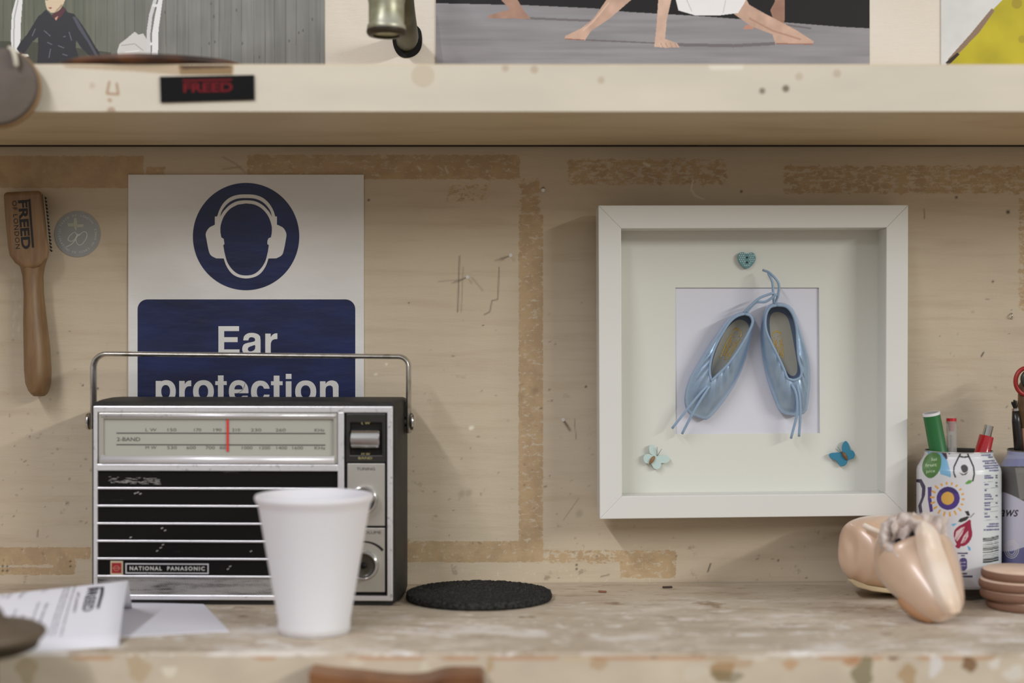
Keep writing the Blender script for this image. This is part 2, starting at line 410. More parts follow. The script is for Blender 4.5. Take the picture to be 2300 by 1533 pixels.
for _ in range(60):
    x = rr.uniform(28, 46); y = rr.uniform(600, 750); stroke(chip, [(x, y), (x, y + rr.uniform(4, 16))], 1, rr.uniform(.1, .3))
wall = grid_obj('wall_back', np.stack([X, np.zeros(X.shape), Z], -1), wall_material(), attrs={'residue': res, 'scuff': scuff, 'dirt_shade': dirt_shade, 'chip': chip, 'upper': (Z > 0.375).astype(float)}, org=(0, 0, 0))
wall['kind'] = 'structure'

# ------------------------------------------------------------------ shelves
D_UP = 0.182; ZU0, ZU1 = 0.3686, 0.4030; D_LO = 0.266
M_shelf = mat('cream shelf paint', (214, 196, 164), 0.5, c2=(198, 176, 142), nscale=14, nmix=0.62, stretch=(0.5, 2, 1), bump=0.2, bscale=160)
up = thing('wooden_shelf', 'cream painted shelf board above the radio and frame with a black label on its front', 'shelf', (0, -D_UP / 2, ZU0))
mb = MB().box(-0.8, 0.8, -D_UP, -0.010, ZU0, ZU1); obj('board', mb, M_shelf, up, bev=0.0012)
mb = MB().box(-.8, .8, -0.010, -.0002, ZU0 + .012, ZU1 - 0.002).box(P(1566, 0).x, P(1590, 0).x, -0.010, -.0002, ZU0 + .0002, ZU0 + .0125); obj('batten_blocker', mb, mat('dark batten', (60, 46, 34), .8), up)  # seam batten plus unseen full-width strip added to block light through the gap
kf = K(D_UP); yb, yt = CY - (ZU0 - EYE) / kf, CY - (ZU1 - EYE) / kf
r = Ras(-250, yt + 1, 2550, yb - 1, 1, (216, 207, 188))
n1 = fnoise(r.h, r.w, 90, 5, 2.0, .8); n2 = fnoise(r.h, r.w, 14, 6)
r.a *= (0.93 + 0.16 * n1)[..., None]; r.a *= (1 - 0.35 * np.clip(n2 - .66, 0, 1) * np.array([.6, .9, 1.2])[:, None, None]).transpose(1, 2, 0) if False else 1
for (pts, c, al) in (([(130, 138), (525, 142), (525, 168), (400, 168), (300, 160), (150, 152)], (170, 138, 92), .6), ([(400, 146), (524, 144), (521, 168), (405, 168)], (140, 112, 68), .9), ([(400, 142), (522, 142), (515, 152), (410, 156)], (70, 40, 18), .85),
                     ([(1262, 138), (1320, 138), (1322, 145), (1270, 146)], (236, 230, 214), .8), ([(1360, 141), (1400, 141), (1398, 146), (1365, 147)], (236, 230, 214), .7), ([(1588, 140), (1672, 141), (1668, 156), (1596, 157)], (236, 230, 214), .75)):
    r.poly(pts, c, al)
for (x, y, rad, c, al) in ((1712, 204, 7, (112, 96, 70), .8), (1765, 199, 8, (104, 90, 66), .85), (1350, 180, 8, (180, 160, 130), .5), (1200, 156, 9, (172, 150, 118), .5), (1135, 153, 8, (172, 150, 118), .5), (1795, 172, 9, (185, 168, 138), .5), (1880, 165, 9, (180, 160, 130), .5), (950, 170, 26, (196, 178, 146), .5),
                           (250, 250, 10, (150, 112, 70), .6), (207, 192, 7, (196, 176, 156), .6)):
    r.poly(circ(x, y, rad, 18), c, al)
r.line([(246, 182), (240, 210), (264, 212)], 5, (158, 112, 68), .8).line([(262, 186), (266, 214)], 5, (158, 112, 68), .8).line([(243, 222), (250, 228)], 6, (160, 118, 74), .8)
r.blur(2)
V, C_ = px_grid(r, 2.0, D_UP + 0.0003); grid_obj('front_edge', V, M_paint, up, col=C_)

lo = thing('wooden_shelf', 'worn paint-splashed bench shelf under the radio, cup and shoes', 'shelf', (0, -D_LO / 2, -0.05))
def bench_mat():
    m = mat('worn bench paint', (200, 186, 166), 0.6, c2=(184, 168, 146), nscale=22, nmix=0.5, stretch=(0.6, 1.3, 1), bump=0.4, bscale=180)
    t = m.node_tree; b = t.nodes['Principled BSDF']; cur = b.inputs['Base Color'].links[0].from_socket
    tcn = t.nodes.new('ShaderNodeTexCoord')
    sp = t.nodes.new('ShaderNodeSeparateXYZ'); t.links.new(tcn.outputs['Object'], sp.inputs[0])
    for (sc, thr, sd, st, colr, amt, ya, yb_) in ((28, 0.585, .05, (.45, 1, 1), (228, 220, 210), .8, -0.02, -0.12), (75, 0.62, .03, (.5, 1, 1), (234, 230, 224), .8, -0.0, -0.1), (35, 0.665, .03, (.8, 1, 1), (128, 96, 66), .7, 1, 1), (95, 0.68, .02, (.5, 1.4, 1), (92, 66, 46), .8, 1, 1), (170, 0.63, .03, (.6, 1, 1), (236, 230, 222), .7, 0, 0), (140, 0.64, .04, (.5, 1, 1), (140, 112, 84), .5, 1, 1), (60, 0.6, .06, (.4, 1, 1), (150, 128, 104), .55, 1, 1)):
        q = t.nodes.new('ShaderNodeMapping'); q.inputs['Scale'].default_value = st; q.inputs['Location'].default_value = (sc * .37, sc * .11, 0); t.links.new(tcn.outputs['Object'], q.inputs[0])
        n = t.nodes.new('ShaderNodeTexNoise'); n.inputs['Scale'].default_value = sc; n.inputs['Detail'].default_value = 5; n.inputs['Roughness'].default_value = .62; t.links.new(q.outputs[0], n.inputs['Vector'])
        r_ = t.nodes.new('ShaderNodeMapRange'); r_.inputs[1].default_value = thr - sd; r_.inputs[2].default_value = thr + sd; r_.inputs[4].default_value = amt; t.links.new(n.outputs[0], r_.inputs[0])
        f = r_.outputs[0]
        if ya != 1:
            g = t.nodes.new('ShaderNodeMapRange'); g.inputs[1].default_value = .11; g.inputs[2].default_value = -0.03; t.links.new(sp.outputs['Y'], g.inputs[0])
            mu = t.nodes.new('ShaderNodeMath'); mu.operation = 'MULTIPLY'; t.links.new(f, mu.inputs[0]); t.links.new(g.outputs[0], mu.inputs[1]); f = mu.outputs[0]
        mx = t.nodes.new('ShaderNodeMix'); mx.data_type = 'RGBA'; mx.inputs['B'].default_value = rgba(colr)
        t.links.new(cur, mx.inputs['A']); t.links.new(f, mx.inputs['Factor']); cur = mx.outputs['Result']
    t.links.new(cur, b.inputs['Base Color']); return m
mb = MB().box(-0.8, 0.8, -D_LO, 0, -0.05, 0); obj('board', mb, bench_mat(), lo, bev=0.002, seg=3)
kf = K(D_LO); yt = CY + (EYE + 0.0022) / kf; yb = yt + .047 / kf
r = Ras(-300, yt, 2600, yb, 1, (204, 190, 168)); n1 = fnoise(r.h, r.w, 60, 15, 1.5, 1); r.a *= (0.86 + .28 * n1)[..., None]
for x0, x1 in ((560, 625), (770, 960), (980, 1080), (1090, 1260), (1320, 1590), (1830, 1990), (2050, 2240), (150, 260)): r.poly([(x0, yt), (x1, yt), (x1 - 12, yt + 9), (x0 + 20, yt + 8)], (190, 132, 84), .65)
for (x, y, rx, ry, c, al) in ((1625, 1508, 25, 28, (160, 118, 60), .7), (1650, 1480, 60, 16, (176, 140, 100), .5), (1775, 1492, 18, 10, (190, 140, 90), .6), (1940, 1510, 24, 34, (128, 118, 84), .8), (1915, 1485, 20, 9, (176, 120, 70), .7), (2012, 1466, 20, 14, (120, 70, 36), .8), (2175, 1488, 16, 22, (120, 84, 40), .85), (1630, 1520, 34, 18, (120, 110, 80), .6), (1468, 1467, 16, 8, (74, 62, 50), .8),
                              (1340, 1488, 20, 18, (176, 138, 92), .5), (1100, 1490, 8, 24, (180, 150, 104), .6), (60, 1505, 24, 26, (160, 138, 92), .5), (310, 1500, 26, 30, (182, 156, 118), .6), (380, 1508, 16, 16, (226, 218, 196), .8), (2100, 1490, 14, 34, (222, 218, 214), .8), (2235, 1490, 12, 14, (224, 218, 206), .8), (2040, 1518, 20, 24, (168, 130, 76), .6), (1690, 1470, 30, 14, (222, 216, 200), .8), (955, 1500, 12, 14, (222, 214, 190), .7), (800, 1487, 18, 9, (220, 212, 190), .7), (2280, 1510, 24, 16, (222, 216, 204), .7), (1300, 1478, 34, 10, (206, 184, 150), .6), (1560, 1510, 30, 16, (214, 204, 184), .5)):
    pts = [(x + rx * (1 + .3 * math.sin(3 * a + x)) * math.cos(a), y + ry * (1 + .3 * math.cos(2 * a + y)) * math.sin(a)) for a in [i * .35 for i in range(18)]]; r.poly(pts, c, al)
r.blur(2); V, C_ = px_grid(r, 2.0, D_LO + 0.0003); grid_obj('front_edge', V, M_paint, lo, col=C_)

# ------------------------------------------------------------------ photographs pinned above the shelf
def photo(r, label, d=0.0012):
    r.blur(1); p0, p1 = P(r.x0, r.y1, d), P(r.x1, r.y0, d)
    t = thing('photo_print', label, 'photo', ((p0.x + p1.x) / 2, 0, p0.z), group=None)
    V, C_ = px_grid(r, 1.0, d); grid_obj('printed_picture', V, M_print, t, col=C_)
    obj('backing_paper', MB().box(p0.x, p1.x, -d + 0.0001, -0.0002, p0.z, p1.z), mat('photo paper', (215, 212, 205), .5), t)
Zs = .18923
r = Ras(-120, -160, 729, 205, 1, (120, 122, 112)); h, w_ = r.h, r.w
xn = (np.arange(w_) + r.x0)[None, :]; pl = fnoise(h, w_, 16, 21, 1, 30); st = fnoise(h, w_, 5, 22, 1, 18); bl = fnoise(h, w_, 60, 23)
left = np.clip((420 - xn) / 260, 0, 1); base = lin((118, 118, 113)) * (1 - left[..., None]) + lin((92, 95, 80)) * left[..., None]
r.a = np.ones((h, w_, 1)) * base * (0.55 + 0.6 * pl + 0.3 * st + .3 * bl)[..., None]
px0 = -100
while px0 < 729:
    r.line([(px0, -160), (px0 + random.uniform(-2, 2), 205)], 1.4, (60, 60, 54), .45); px0 += random.uniform(18, 30)
for _ in range(26):
    x, y = random.uniform(330, 720), random.uniform(-150, 130); r.poly(circ(x, y, 2.2, 8, 4), (84, 84, 80), .7)
r.poly([(-120, 95), (60, 92), (250, 118), (250, 205), (-120, 205)], (54, 52, 40), .75)
def z(*p): return [(a * Zs, b * Zs) for a, b in p]
wh = (226, 226, 226)
r.poly(z((150, -700), (185, 0), (140, 170), (130, 400), (135, 640), (240, 640), (246, 300), (268, 0), (300, -700)), wh).line(z((215, 0), (172, 200), (164, 400), (162, 620)), 3, (170, 172, 170))
r.poly(z((1600, 375), (1640, 412), (1700, 398), (1745, 470), (1800, 760), (1400, 800), (1394, 600), (1420, 520), (1500, 460)), (205, 203, 198)).line(z((1440, 540), (1600, 520), (1700, 600)), 2, (165, 163, 160)).line(z((1480, 620), (1650, 600)), 2, (232, 230, 226))
r.poly(z((2030, -700), (1820, 0), (1770, 170), (1740, 380), (1745, 760), (1790, 760), (1785, 400), (1808, 200), (1862, 0), (2060, -700)), (205, 205, 205))
r.poly(z((2100, -700), (1880, 0), (1840, 180), (1805, 400), (1800, 760), (1872, 760), (1882, 350), (1930, 0), (2150, -700)), wh)
for yy in (60, 520, -300): r.line(z((1780 + max(0, 200 - yy) * .2, yy), (1860 + max(0, 200 - yy) * .2, yy + 10)), 6, wh)
jk = (38, 37, 42)
r.poly(z((535, -120), (535, 0), (542, 60), (560, 112), (600, 148), (655, 152), (712, 112), (745, 62), (772, 0), (790, -100), (740, -300), (580, -300)), (214, 194, 164))
r.poly(z((560, -150), (535, -260), (600, -380), (740, -380), (810, -230), (790, -60), (765, -30), (745, -160), (640, -210)), (52, 38, 28))
r.poly(z((570, 92), (598, 84), (622, 92), (600, 108)), (150, 84, 76)).poly(z((540, -8), (575, -6), (575, 4), (545, 4)), (50, 36, 30)).poly(z((730, 50), (745, 62), (665, 150), (640, 150)), (170, 145, 118))
r.poly(z((545, 112), (500, 160), (455, 190), (400, 280), (320, 410), (240, 500), (198, 580), (240, 645), (300, 620), (380, 500), (450, 440), (455, 560), (438, 800), (935, 800), (930, 660), (900, 570), (905, 480), (960, 560), (1050, 650), (1110, 695), (1195, 705), (1180, 620), (1130, 550), (1080, 460), (1000, 330), (930, 230), (880, 165), (800, 145), (775, 100), (742, 66), (720, 160), (660, 240), (600, 170)), jk)
r.poly(z((740, 80), (782, 108), (735, 190), (668, 248), (608, 190), (640, 155), (700, 130)), (84, 42, 48)).poly(z((650, 215), (690, 190), (668, 245)), (205, 160, 140))
r.poly(z((860, 200), (900, 200), (1010, 390), (1120, 580), (1170, 680), (1140, 680), (1040, 500), (930, 340)), (82, 83, 96), .8)
for q in (((520, 360), (600, 430)), ((560, 500), (620, 530)), ((690, 540), (760, 570)), ((740, 640), (800, 660)), ((820, 380), (850, 480)), ((600, 580), (580, 690)), ((780, 430), (750, 440)), ((380, 430), (420, 340))): r.line(z(*q), 1.8, (120, 122, 132), .7)
r.poly(z((250, 645), (330, 640), (345, 668), (260, 690)), (210, 205, 196))
photo(r, 'photo print of a person in a dark jacket before a grey plank fence')

r = Ras(979, -112, 1953, 205, 1, (150, 147, 150)); h, w_ = r.h, r.w; ST = .78 + .4 * fnoise(h, w_, 22, 77)
r.a *= (0.72 + .35 * fnoise(h, w_, 12, 31, 14, .7) + .12 * fnoise(h, w_, 90, 32))[..., None]
Z2 = .5826
def z(*p): return [(960 + a * Z2, b * Z2) for a, b in p]
r.poly(z((0, -400), (0, 12), (380, 20), (640, 32), (770, 46), (1050, 62), (1450, 92), (1600, 104), (1720, 110), (1720, -400)), (24, 22, 22))
r.poly(z((0, 240), (0, 60), (40, 60), (60, 240)), (120, 116, 120), .4)
sk = (202, 168, 148); sd = (128, 118, 120)
for q, wd in ((((380, 70), (630, 80)), 5), (((610, 154), (880, 166)), 3.5), (((960, 172), (1180, 176), (1340, 168)), 7), (((1380, 95), (1480, 110)), 4)): r.line(z(*q), wd, (104, 96, 98), .75)
r.poly(z((278, -200), (285, 0), (318, 36), (240, 58), (228, 70), (400, 73), (372, 42), (348, 0), (345, -200)), (170, 134, 116), 1, ST)
r.poly(z((1336, -200), (1340, 5), (1322, 40), (1340, 92), (1376, 95), (1378, 40), (1372, -200)), (160, 122, 104), 1, ST).poly(z((1225, 98), (1260, 96), (1256, 112), (1218, 112)), (190, 140, 120))
r.poly(z((760, -200), (690, 0), (640, 72), (592, 110), (532, 138), (528, 150), (606, 156), (632, 118), (702, 72), (785, 0), (900, -150)), sk, 1, ST)
r.poly(z((1100, -60), (1185, 56), (1250, 102), (1330, 132), (1342, 168), (1484, 172), (1490, 160), (1425, 118), (1370, 88), (1300, 52), (1240, 18), (1200, -60)), sk, 1, ST)
r.line(z((700, 10), (640, 82), (600, 118)), 3, (226, 196, 176), .7).line(z((1240, 70), (1330, 118), (1440, 152)), 4, (170, 128, 108), .7).line(z((530, 150), (605, 154)), 2.5, (140, 88, 74), .8).line(z((1345, 168), (1485, 170)), 2.5, (150, 96, 80), .8)
r.poly(z((880, -200), (890, 0), (884, 90), (878, 150), (874, 180), (920, 184), (972, 182), (962, 166), (916, 150), (922, 80), (940, 0), (950, -200)), (212, 180, 160), 1, ST)
for i in range(4): r.line(z((900 + i * 18, 166), (908 + i * 18, 184)), 1.2, (150, 110, 96), .8)
r.poly(z((930, -200), (958, 0), (968, 40), (1035, 60), (1120, 60), (1198, 50), (1222, 12), (1240, -30), (1200, -200)), (236, 234, 234), 1, .9 + .1 * ST).line(z((1000, 0), (1020, 45)), 2, (200, 198, 200)).line(z((1150, 0), (1140, 50)), 2, (205, 203, 206))
photo(r, 'colour photo of barefoot dancers leaning on a grey stage floor, above the shelf')

r = Ras(2114, -160, 2460, 205, 1, (214, 214, 212)); r.a *= (0.9 + .2 * fnoise(r.h, r.w, 40, 41))[..., None]
r.poly([(2300, -160), (2252, 0), (2228, 24), (2188, 78), (2140, 132), (2120, 150), (2100, 205), (2460, 205), (2460, -160)], (190, 176, 34), 1, 0.75 + .4 * fnoise(r.h, r.w, 60, 42))
r.poly([(2228, 18), (2234, 24), (2200, 72), (2150, 124), (2128, 146), (2130, 132), (2180, 76)], (140, 116, 96)).poly([(2150, 118), (2156, 122), (2128, 150), (2124, 140)], (50, 34, 28))
r.poly(circ(2284, 8, 12, 14), (150, 128, 40), .6).poly(circ(2296, 88, 9, 14), (150, 130, 40), .5)
photo(r, 'photo print with a large yellow shape on pale grey, at the right edge')

# ------------------------------------------------------------------ metal pipe coming out of a hole
M_pipe = mat('tarnished grey green metal', (92, 90, 70), 0.5, 0.25, c2=(70, 66, 48), nscale=40, bump=.3, bscale=120)
pc = P(913, 92, 0); pt = thing('metal_pipe', 'tarnished metal pipe with bright cylindrical fitting leaving a hole above the shelf', 'pipe', pc)
hole = chaikin([(884, 60), (880, 90), (888, 118), (905, 131), (930, 128), (946, 112), (949, 88), (944, 60), (915, 48)], 2)
obj('hole', MB().extrude(hole, lambda x, y: P(x, y, 0.0008), lambda x, y: P(x, y, 0.0002)), mat('dark hole', (10, 8, 6), .9), pt)
path = crom([P(913, 92, 0.001), P(916, 82, 0.02), P(912, 55, 0.045), P(906, 10, 0.07), P(900, -60, 0.09), P(893, -190, 0.1)], 6)
obj('pipe', MB().tube(path, 0.0088, 20), M_pipe, pt, smooth=True)
fc = P(868, 0, 0.13); k = K(.13)
mb = MB().lathe([(0.0005, -76 * k), (34 * k, -76 * k), (41 * k, -72 * k), (44 * k, -66 * k), (43 * k, -58 * k), (40 * k, -54 * k), (40 * k, -10 * k), (42 * k, 0), (40 * k, 8 * k), (38 * k, 90 * k), (34 * k, 100 * k), (.0005, 100 * k)], fc, 32)
obj('fitting', mb, mat('scuffed chrome', (176, 174, 156), .4, .55, c2=(140, 138, 108), nscale=60), pt, smooth=True, label='bright cylindrical metal fitting')
obj('rim_ring', MB().lathe([(30 * k, -80 * k), (41 * k, -80 * k), (45 * k, -74 * k), (44.5 * k, -68 * k)], fc, 32), mat('dark rim', (48, 40, 28), .5, .3), pt, smooth=True)
obj('joint', MB().tube([P(880, -30, .125), P(897, -50, .095)], .009, 14), M_pipe, pt, smooth=True)

# ------------------------------------------------------------------ things on the front of the upper shelf
d0 = D_UP + .0006
lb = thing('shelf_label', 'black rectangular label with blurred red lettering stuck on the upper shelf front', 'label', P(465, 228, d0))
pts = [(359, 172), (571, 168), (572, 224), (361, 230)]
obj('plate', MB().extrude(pts, lambda x, y: P(x, y, d0 + .0012), lambda x, y: P(x, y, d0)), mat('black plastic', (9, 8, 7), .5, spec=.15), lb)
r = None
mb = MB(); put_text(mb, lambda x, y: P(x, y, d0 + .0014), 'FREED', 412, 523, 207, 20, off=.03, rot=-1)
mb.extrude([(410, 179), (521, 177), (521, 181), (410, 183)], lambda x, y: P(x, y, d0 + .0015), lambda x, y: P(x, y, d0 + .0013))
obj('lettering', mb, mat('red print', (110, 12, 22), .5, spec=.2), lb, label='red lettering')
# leather scrap lying over the shelf edge
M_lea = mat('dark tan leather', (104, 62, 32), .5, c2=(44, 24, 12), nscale=34, nmix=.47, bump=.3, bscale=200)
mb = MB(); rings = []
for i, (sc, dz) in enumerate(((0.02, .0056), (.6, .0058), (.95, .0056), (1.0, .0044), (1.0, .0006), (.9, 0.0))):
    rings.append([Vector((P(325, 0, .17).x + .0665 * sc * math.cos(a) * (1 + .04 * math.sin(3 * a)), -.150 - .037 * sc * math.sin(a), ZU1 + .0004 + dz + .001 * (1 - abs(math.cos(a))) * (dz > 0))) for a in [q * 2 * math.pi / 48 for q in range(48)]])
mb.loft(rings); tag(obj('leather_scrap', mb, M_lea, smooth=True), 'flat dark brown leather piece lying on the upper shelf above the black label', 'leather')
# hanging disc
M_disc = mat('grey brown hide', (94, 82, 72), .65, c2=(84, 74, 62), nscale=40, bump=.2, bscale=150)
k = K(.2); dc = P(-2, 197, .2); hd = thing('hanging_disc', 'grey brown round disc hanging in front of the upper shelf at the left edge', 'disc', P(-2, 282, .2))
def tilt(c, tx): return Matrix.Rotation(math.radians(90 + tx), 3, 'X')
Mr = tilt(dc, -9); pr = [(.0003, -.004), (84 * k, -.004), (88 * k, -.0028), (90 * k, .001), (88 * k, .0042), (80 * k, .005), (.0003, .005)]
obj('disc', MB().lathe(pr, P(-2, 197, D_UP + .0125), 56, Mr), M_disc, hd, smooth=False)
shade_auto(hd.children[0], .9)
obj('rim', MB().lathe([(88 * k, -.0044), (92 * k, -.0042), (93 * k, -.001), (90 * k, .001), (88 * k, -.002)], P(-2, 197, D_UP + .0125), 56, Mr), mat('tan edge', (146, 114, 78), .6), hd, smooth=True, label='tan leather edge')
obj('cord', MB().tube(crom([P(22, 108, D_UP - .004), P(28, 112, D_UP + .016), P(34, 128, D_UP + .0195), P(37, 150, D_UP + .0185)], 5), [.0018] * 15 + [.0014], 10), mat('pale cord', (200, 194, 176), .7), hd, smooth=True, label='pale cord')

# ------------------------------------------------------------------ wooden brush and sticker on the wall
M_wood = mat('waxed beech wood', (130, 101, 68), .45, c2=(114, 85, 55), nscale=30, nmix=.5, stretch=(7, 7, 1), bump=.12, bscale=90)
br = thing('wooden_brush', 'brown wooden brush with stamped head hanging on the wall, far left', 'brush', P(82, 888, .012))
sec = [(560, 64, 40, .011), (585, 70, 34, .0115), (600, 73, 26, .011), (620, 74, 22, .0105), (660, 76, 21, .0105), (720, 79, 25, .0115), (780, 83, 28, .0125), (830, 85, 29, .013), (860, 86, 27, .0125), (876, 87, 22, .011), (884, 88, 17, .009), (889, 88, 11, .006)]
rings = []
for (y, x, hw, hd_) in sec:
    rings.append([P(x, y, .014) + Vector((hw * K(.014) * math.cos(a), -hd_ * math.sin(a), 0)) for a in [q * 2 * math.pi / 28 for q in range(28)]])
obj('handle', MB().loft(rings), M_wood, br, smooth=True)
hp = [(8, 432), (93, 428), (98, 470), (106, 530), (111, 560), (108, 580), (94, 595), (74, 603), (52, 602), (34, 590), (22, 574), (18, 555), (12, 490)]
obj('head', MB().extrude(hp, lambda x, y: P(x, y, .026), lambda x, y: P(x, y, .004)), M_wood, br, bev=.003, seg=3)
def hx(x, y): return P(x, y, .0263)
mb = MB(); put_text(mb, hx, 'FREED', 45, 149, 447 + 0, 15, off=.03, rot=0)
# rotated stamp: text runs downward, leaning with the head
mb = MB()
def down(x, y):   # x along the text, y up to the right side
    ang = math.radians(85.5); return P(41 + (x) * math.cos(ang) + (y) * math.sin(ang), 450 + x * math.sin(ang) - y * math.cos(ang), .0263)
v, f = text_xy('FREED', 0, 110, 0, 19, off=.03); mb.add([down(a, -b) for a, b in v], f)
mb.poly([down(*p) for p in ((0, 22.5), (108, 22.5), (108, 27), (-2, 27))]); mb.poly([down(*p) for p in ((0, 19.2), (4.5, 19.2), (4.5, 22.4), (0, 22.4))])
obj('logo_lettering', mb, M_ink, br, label='black stamped word')
mb = MB(); v, f = text_xy('OF LONDON', 0, 108, 0, 10, space=1.2); mb.add([down(a, -b - 14) for a, b in v], f); obj('small_lettering', mb, M_ink, br, label='thin black lettering')
mb = MB()
for i in range(16):
    t_ = i / 15; x = 99 + 13 * t_; y = 440 + 118 * t_
    mb.tube([P(x - 3, y, .012), P(x + 5, y + 6, .010)], .0008, 6)
obj('bristles', mb, mat('dark bristle', (30, 24, 18), .7), br)
obj('bristle_strip', MB().tube([P(97, 436, .017), P(104, 500, .017), P(110, 566, .017)], .0009, 8), mat('pale strip', (150, 138, 112), .6), br)

st = thing('round_sticker', 'round grey sticker with white script number and ring of small letters beside the brush', 'sticker', P(174, 577, 0))
cx0, cy0 = 174, 525.5
obj('disc', MB().extrude(circ(cx0, cy0, 51.5, 72), lambda x, y: P(x, y, .0006), lambda x, y: P(x, y, .0001)), mat('grey vinyl', (148, 150, 148), .5), st)
mb = MB(); fw = lambda x, y: P(x, y, .0008)
def ring_text(mb, s, a0, a1, R, cap):
    for i, ch in enumerate(s):
        if ch == ' ': continue
        a = math.radians(a0 + (a1 - a0) * i / (len(s) - 1)); v, f = glyphs(ch, .01); wv = v[:, 0] - (v[:, 0].max() + v[:, 0].min()) / 2
        mb.add([fw(cx0 + (R + q[1] / .7 * cap) * math.sin(a) + u / .7 * cap * math.cos(a), cy0 - (R + q[1] / .7 * cap) * math.cos(a) + u / .7 * cap * math.sin(a)) for u, q in zip(wv, v)], f)
ring_text(mb, 'FREED OF LONDON', -62, 52, 40, 5)
ring_text(mb, 'CELEBRATING 90 YEARS IN DANCE', -75 - 0, -282, 40, 5) if False else None
for i, ch in enumerate('CELEBRATING 90 YEARS IN DANCE'):
    if ch == ' ': continue
    a = math.radians(-75 - (210) * i / 28); v, f = glyphs(ch, .01); wv = v[:, 0] - (v[:, 0].max() + v[:, 0].min()) / 2
    mb.add([fw(cx0 + (43.5 - q[1] / .7 * 5) * math.sin(a) - u / .7 * 5 * math.cos(a), cy0 - (43.5 - q[1] / .7 * 5) * math.cos(a) - u / .7 * 5 * math.sin(a)) for u, q in zip(wv, v)], f)
obj('ring_lettering', mb, mat('pale print', (196, 200, 192), .5), st)
mb = MB(); s_ = .0977
def zz(*p): return [(100 + a * s_, 450 + b * s_) for a, b in p]
for pts, wd in ((crom(zz((735, 790), (700, 730), (630, 760), (560, 830), (540, 900), (600, 940), (680, 900), (750, 790)), 6), 1.5), (crom(zz((760, 760), (720, 880), (620, 1000), (500, 1065)), 6), 1.7),
                (crom(zz((780, 810), (870, 730), (940, 720), (975, 790), (940, 900), (850, 1010), (770, 1015), (720, 930), (740, 840), (800, 770)), 6), 1.5)):
    L_ = [fw(*p) for p in pts]; rs = wd * K(0) / 2; mb.tube([q + Vector((0, .0001, 0)) for q in L_], rs, 6)
obj('number', mb, M_ := mat('white print', (214, 214, 206), .5), st)
mb = MB()
for q in (zz((520, 525), (665, 520), (670, 590), (545, 600)), zz((745, 545), (900, 545), (890, 610), (740, 620)), zz((680, 400), (735, 400), (752, 500), (750, 560), (735, 600), (745, 690), (700, 680), (672, 590), (668, 500))): mb.poly([fw(*p) for p in q])
obj('emblem', mb, mat('pale emblem', (176, 176, 160), .5), st)

# ------------------------------------------------------------------ ear protection sign
M_signw = mat('white sign vinyl', (226, 224, 220), .32, c2=(217, 215, 210), nscale=10, stretch=(1, 1, 3), bump=.25, bscale=70)
M_blue = mat('navy sign blue', (26, 38, 84), .3, c2=(20, 29, 64), nscale=30, stretch=(.6, 1, 2), bump=.35, bscale=70)
sg = thing('safety_sign', 'white and navy ear protection sign with a headphone symbol, on the wall behind the radio', 'sign', P(552, 1186, 0))
obj('board', MB().extrude([(288, 392), (817, 392), (818, 1186), (288, 1186)], lambda x, y: P(x, y, .0016), lambda x, y: P(x, y, .0002)), M_signw, sg)
L1 = lambda x, y: P(x, y, .0017); L2 = lambda x, y: P(x, y, .00185); L3 = lambda x, y: P(x, y, .0020)
obj('blue_circle', MB().poly([L1(*p) for p in circ(552.7, 531, 119.5, 120, 120.5)]), M_blue, sg)
obj('blue_panel', MB().poly([L1(*p) for p in rrect(309, 672, 798, 1165, 22, 8)]), M_blue, sg)
def zz(*p): return [(280 + a * .3393, 380 + b * .3393) for a, b in p]
white_pts = crom(zz((612, 312), (628, 268), (655, 222), (695, 188), (745, 170), (804, 166), (863, 170), (913, 188), (953, 222), (982, 268), (997, 312)), 5) + zz((1008, 312), (1008, 366)) + crom(zz((1020, 371), (1050, 388), (1070, 425), (1066, 470), (1052, 540), (1038, 570), (1004, 589)), 4) + crom(zz((952, 590), (934, 640), (902, 686), (860, 712), (804, 722), (748, 712), (706, 686), (674, 640), (656, 590)), 5) + crom(zz((606, 589), (572, 570), (557, 540), (543, 470), (537, 425), (558, 388), (588, 371)), 4) + zz((597, 366), (597, 312))
obj('headphone_symbol', MB().poly([L2(*p) for p in white_pts]), M_signw, sg)
cres = crom(zz((631, 314), (648, 268), (688, 222), (740, 196), (804, 190), (868, 196), (920, 222), (960, 268), (976, 314)), 5) + crom(zz((955, 278), (915, 238), (865, 212), (804, 205), (743, 212), (693, 238), (653, 278)), 5)
face = crom(zz((804, 226), (860, 234), (910, 262), (950, 310), (972, 370), (974, 415), (968, 450)), 5) + zz((952, 456), (945, 472), (944, 494), (954, 502)) + crom(zz((948, 545), (930, 610), (898, 660), (855, 693), (804, 702), (753, 693), (710, 660), (678, 610), (660, 545)), 5) + zz((653, 502), (661, 494), (656, 460), (640, 450)) + crom(zz((634, 415), (636, 370), (658, 310), (698, 262), (748, 234)), 5)
obj('symbol_inside', MB().poly([L3(*p) for p in cres]).poly([L3(*p) for p in face]), M_blue, sg)
def sup(x0, y0, x1, y1, ex=2.25, a0=0, a1=360, n=48):
    cx_, cy_, a, b = (x0 + x1) / 2, (y0 + y1) / 2, (x1 - x0) / 2, (y1 - y0) / 2; q = []
    for i in range(n + (a1 - a0 < 360)):
        t_ = math.radians(a0 + (a1 - a0) * i / n); c_, s_ = math.cos(t_), math.sin(t_)
        q.append((cx_ + a * math.copysign(abs(c_) ** (2 / ex), c_), cy_ - b * math.copysign(abs(s_) ** (2 / ex), s_)))
    return q
def rect(x0, y0, x1, y1): return [(x0, y0), (x1, y0), (x1, y1), (x0, y1)]
BL2 = 902.5
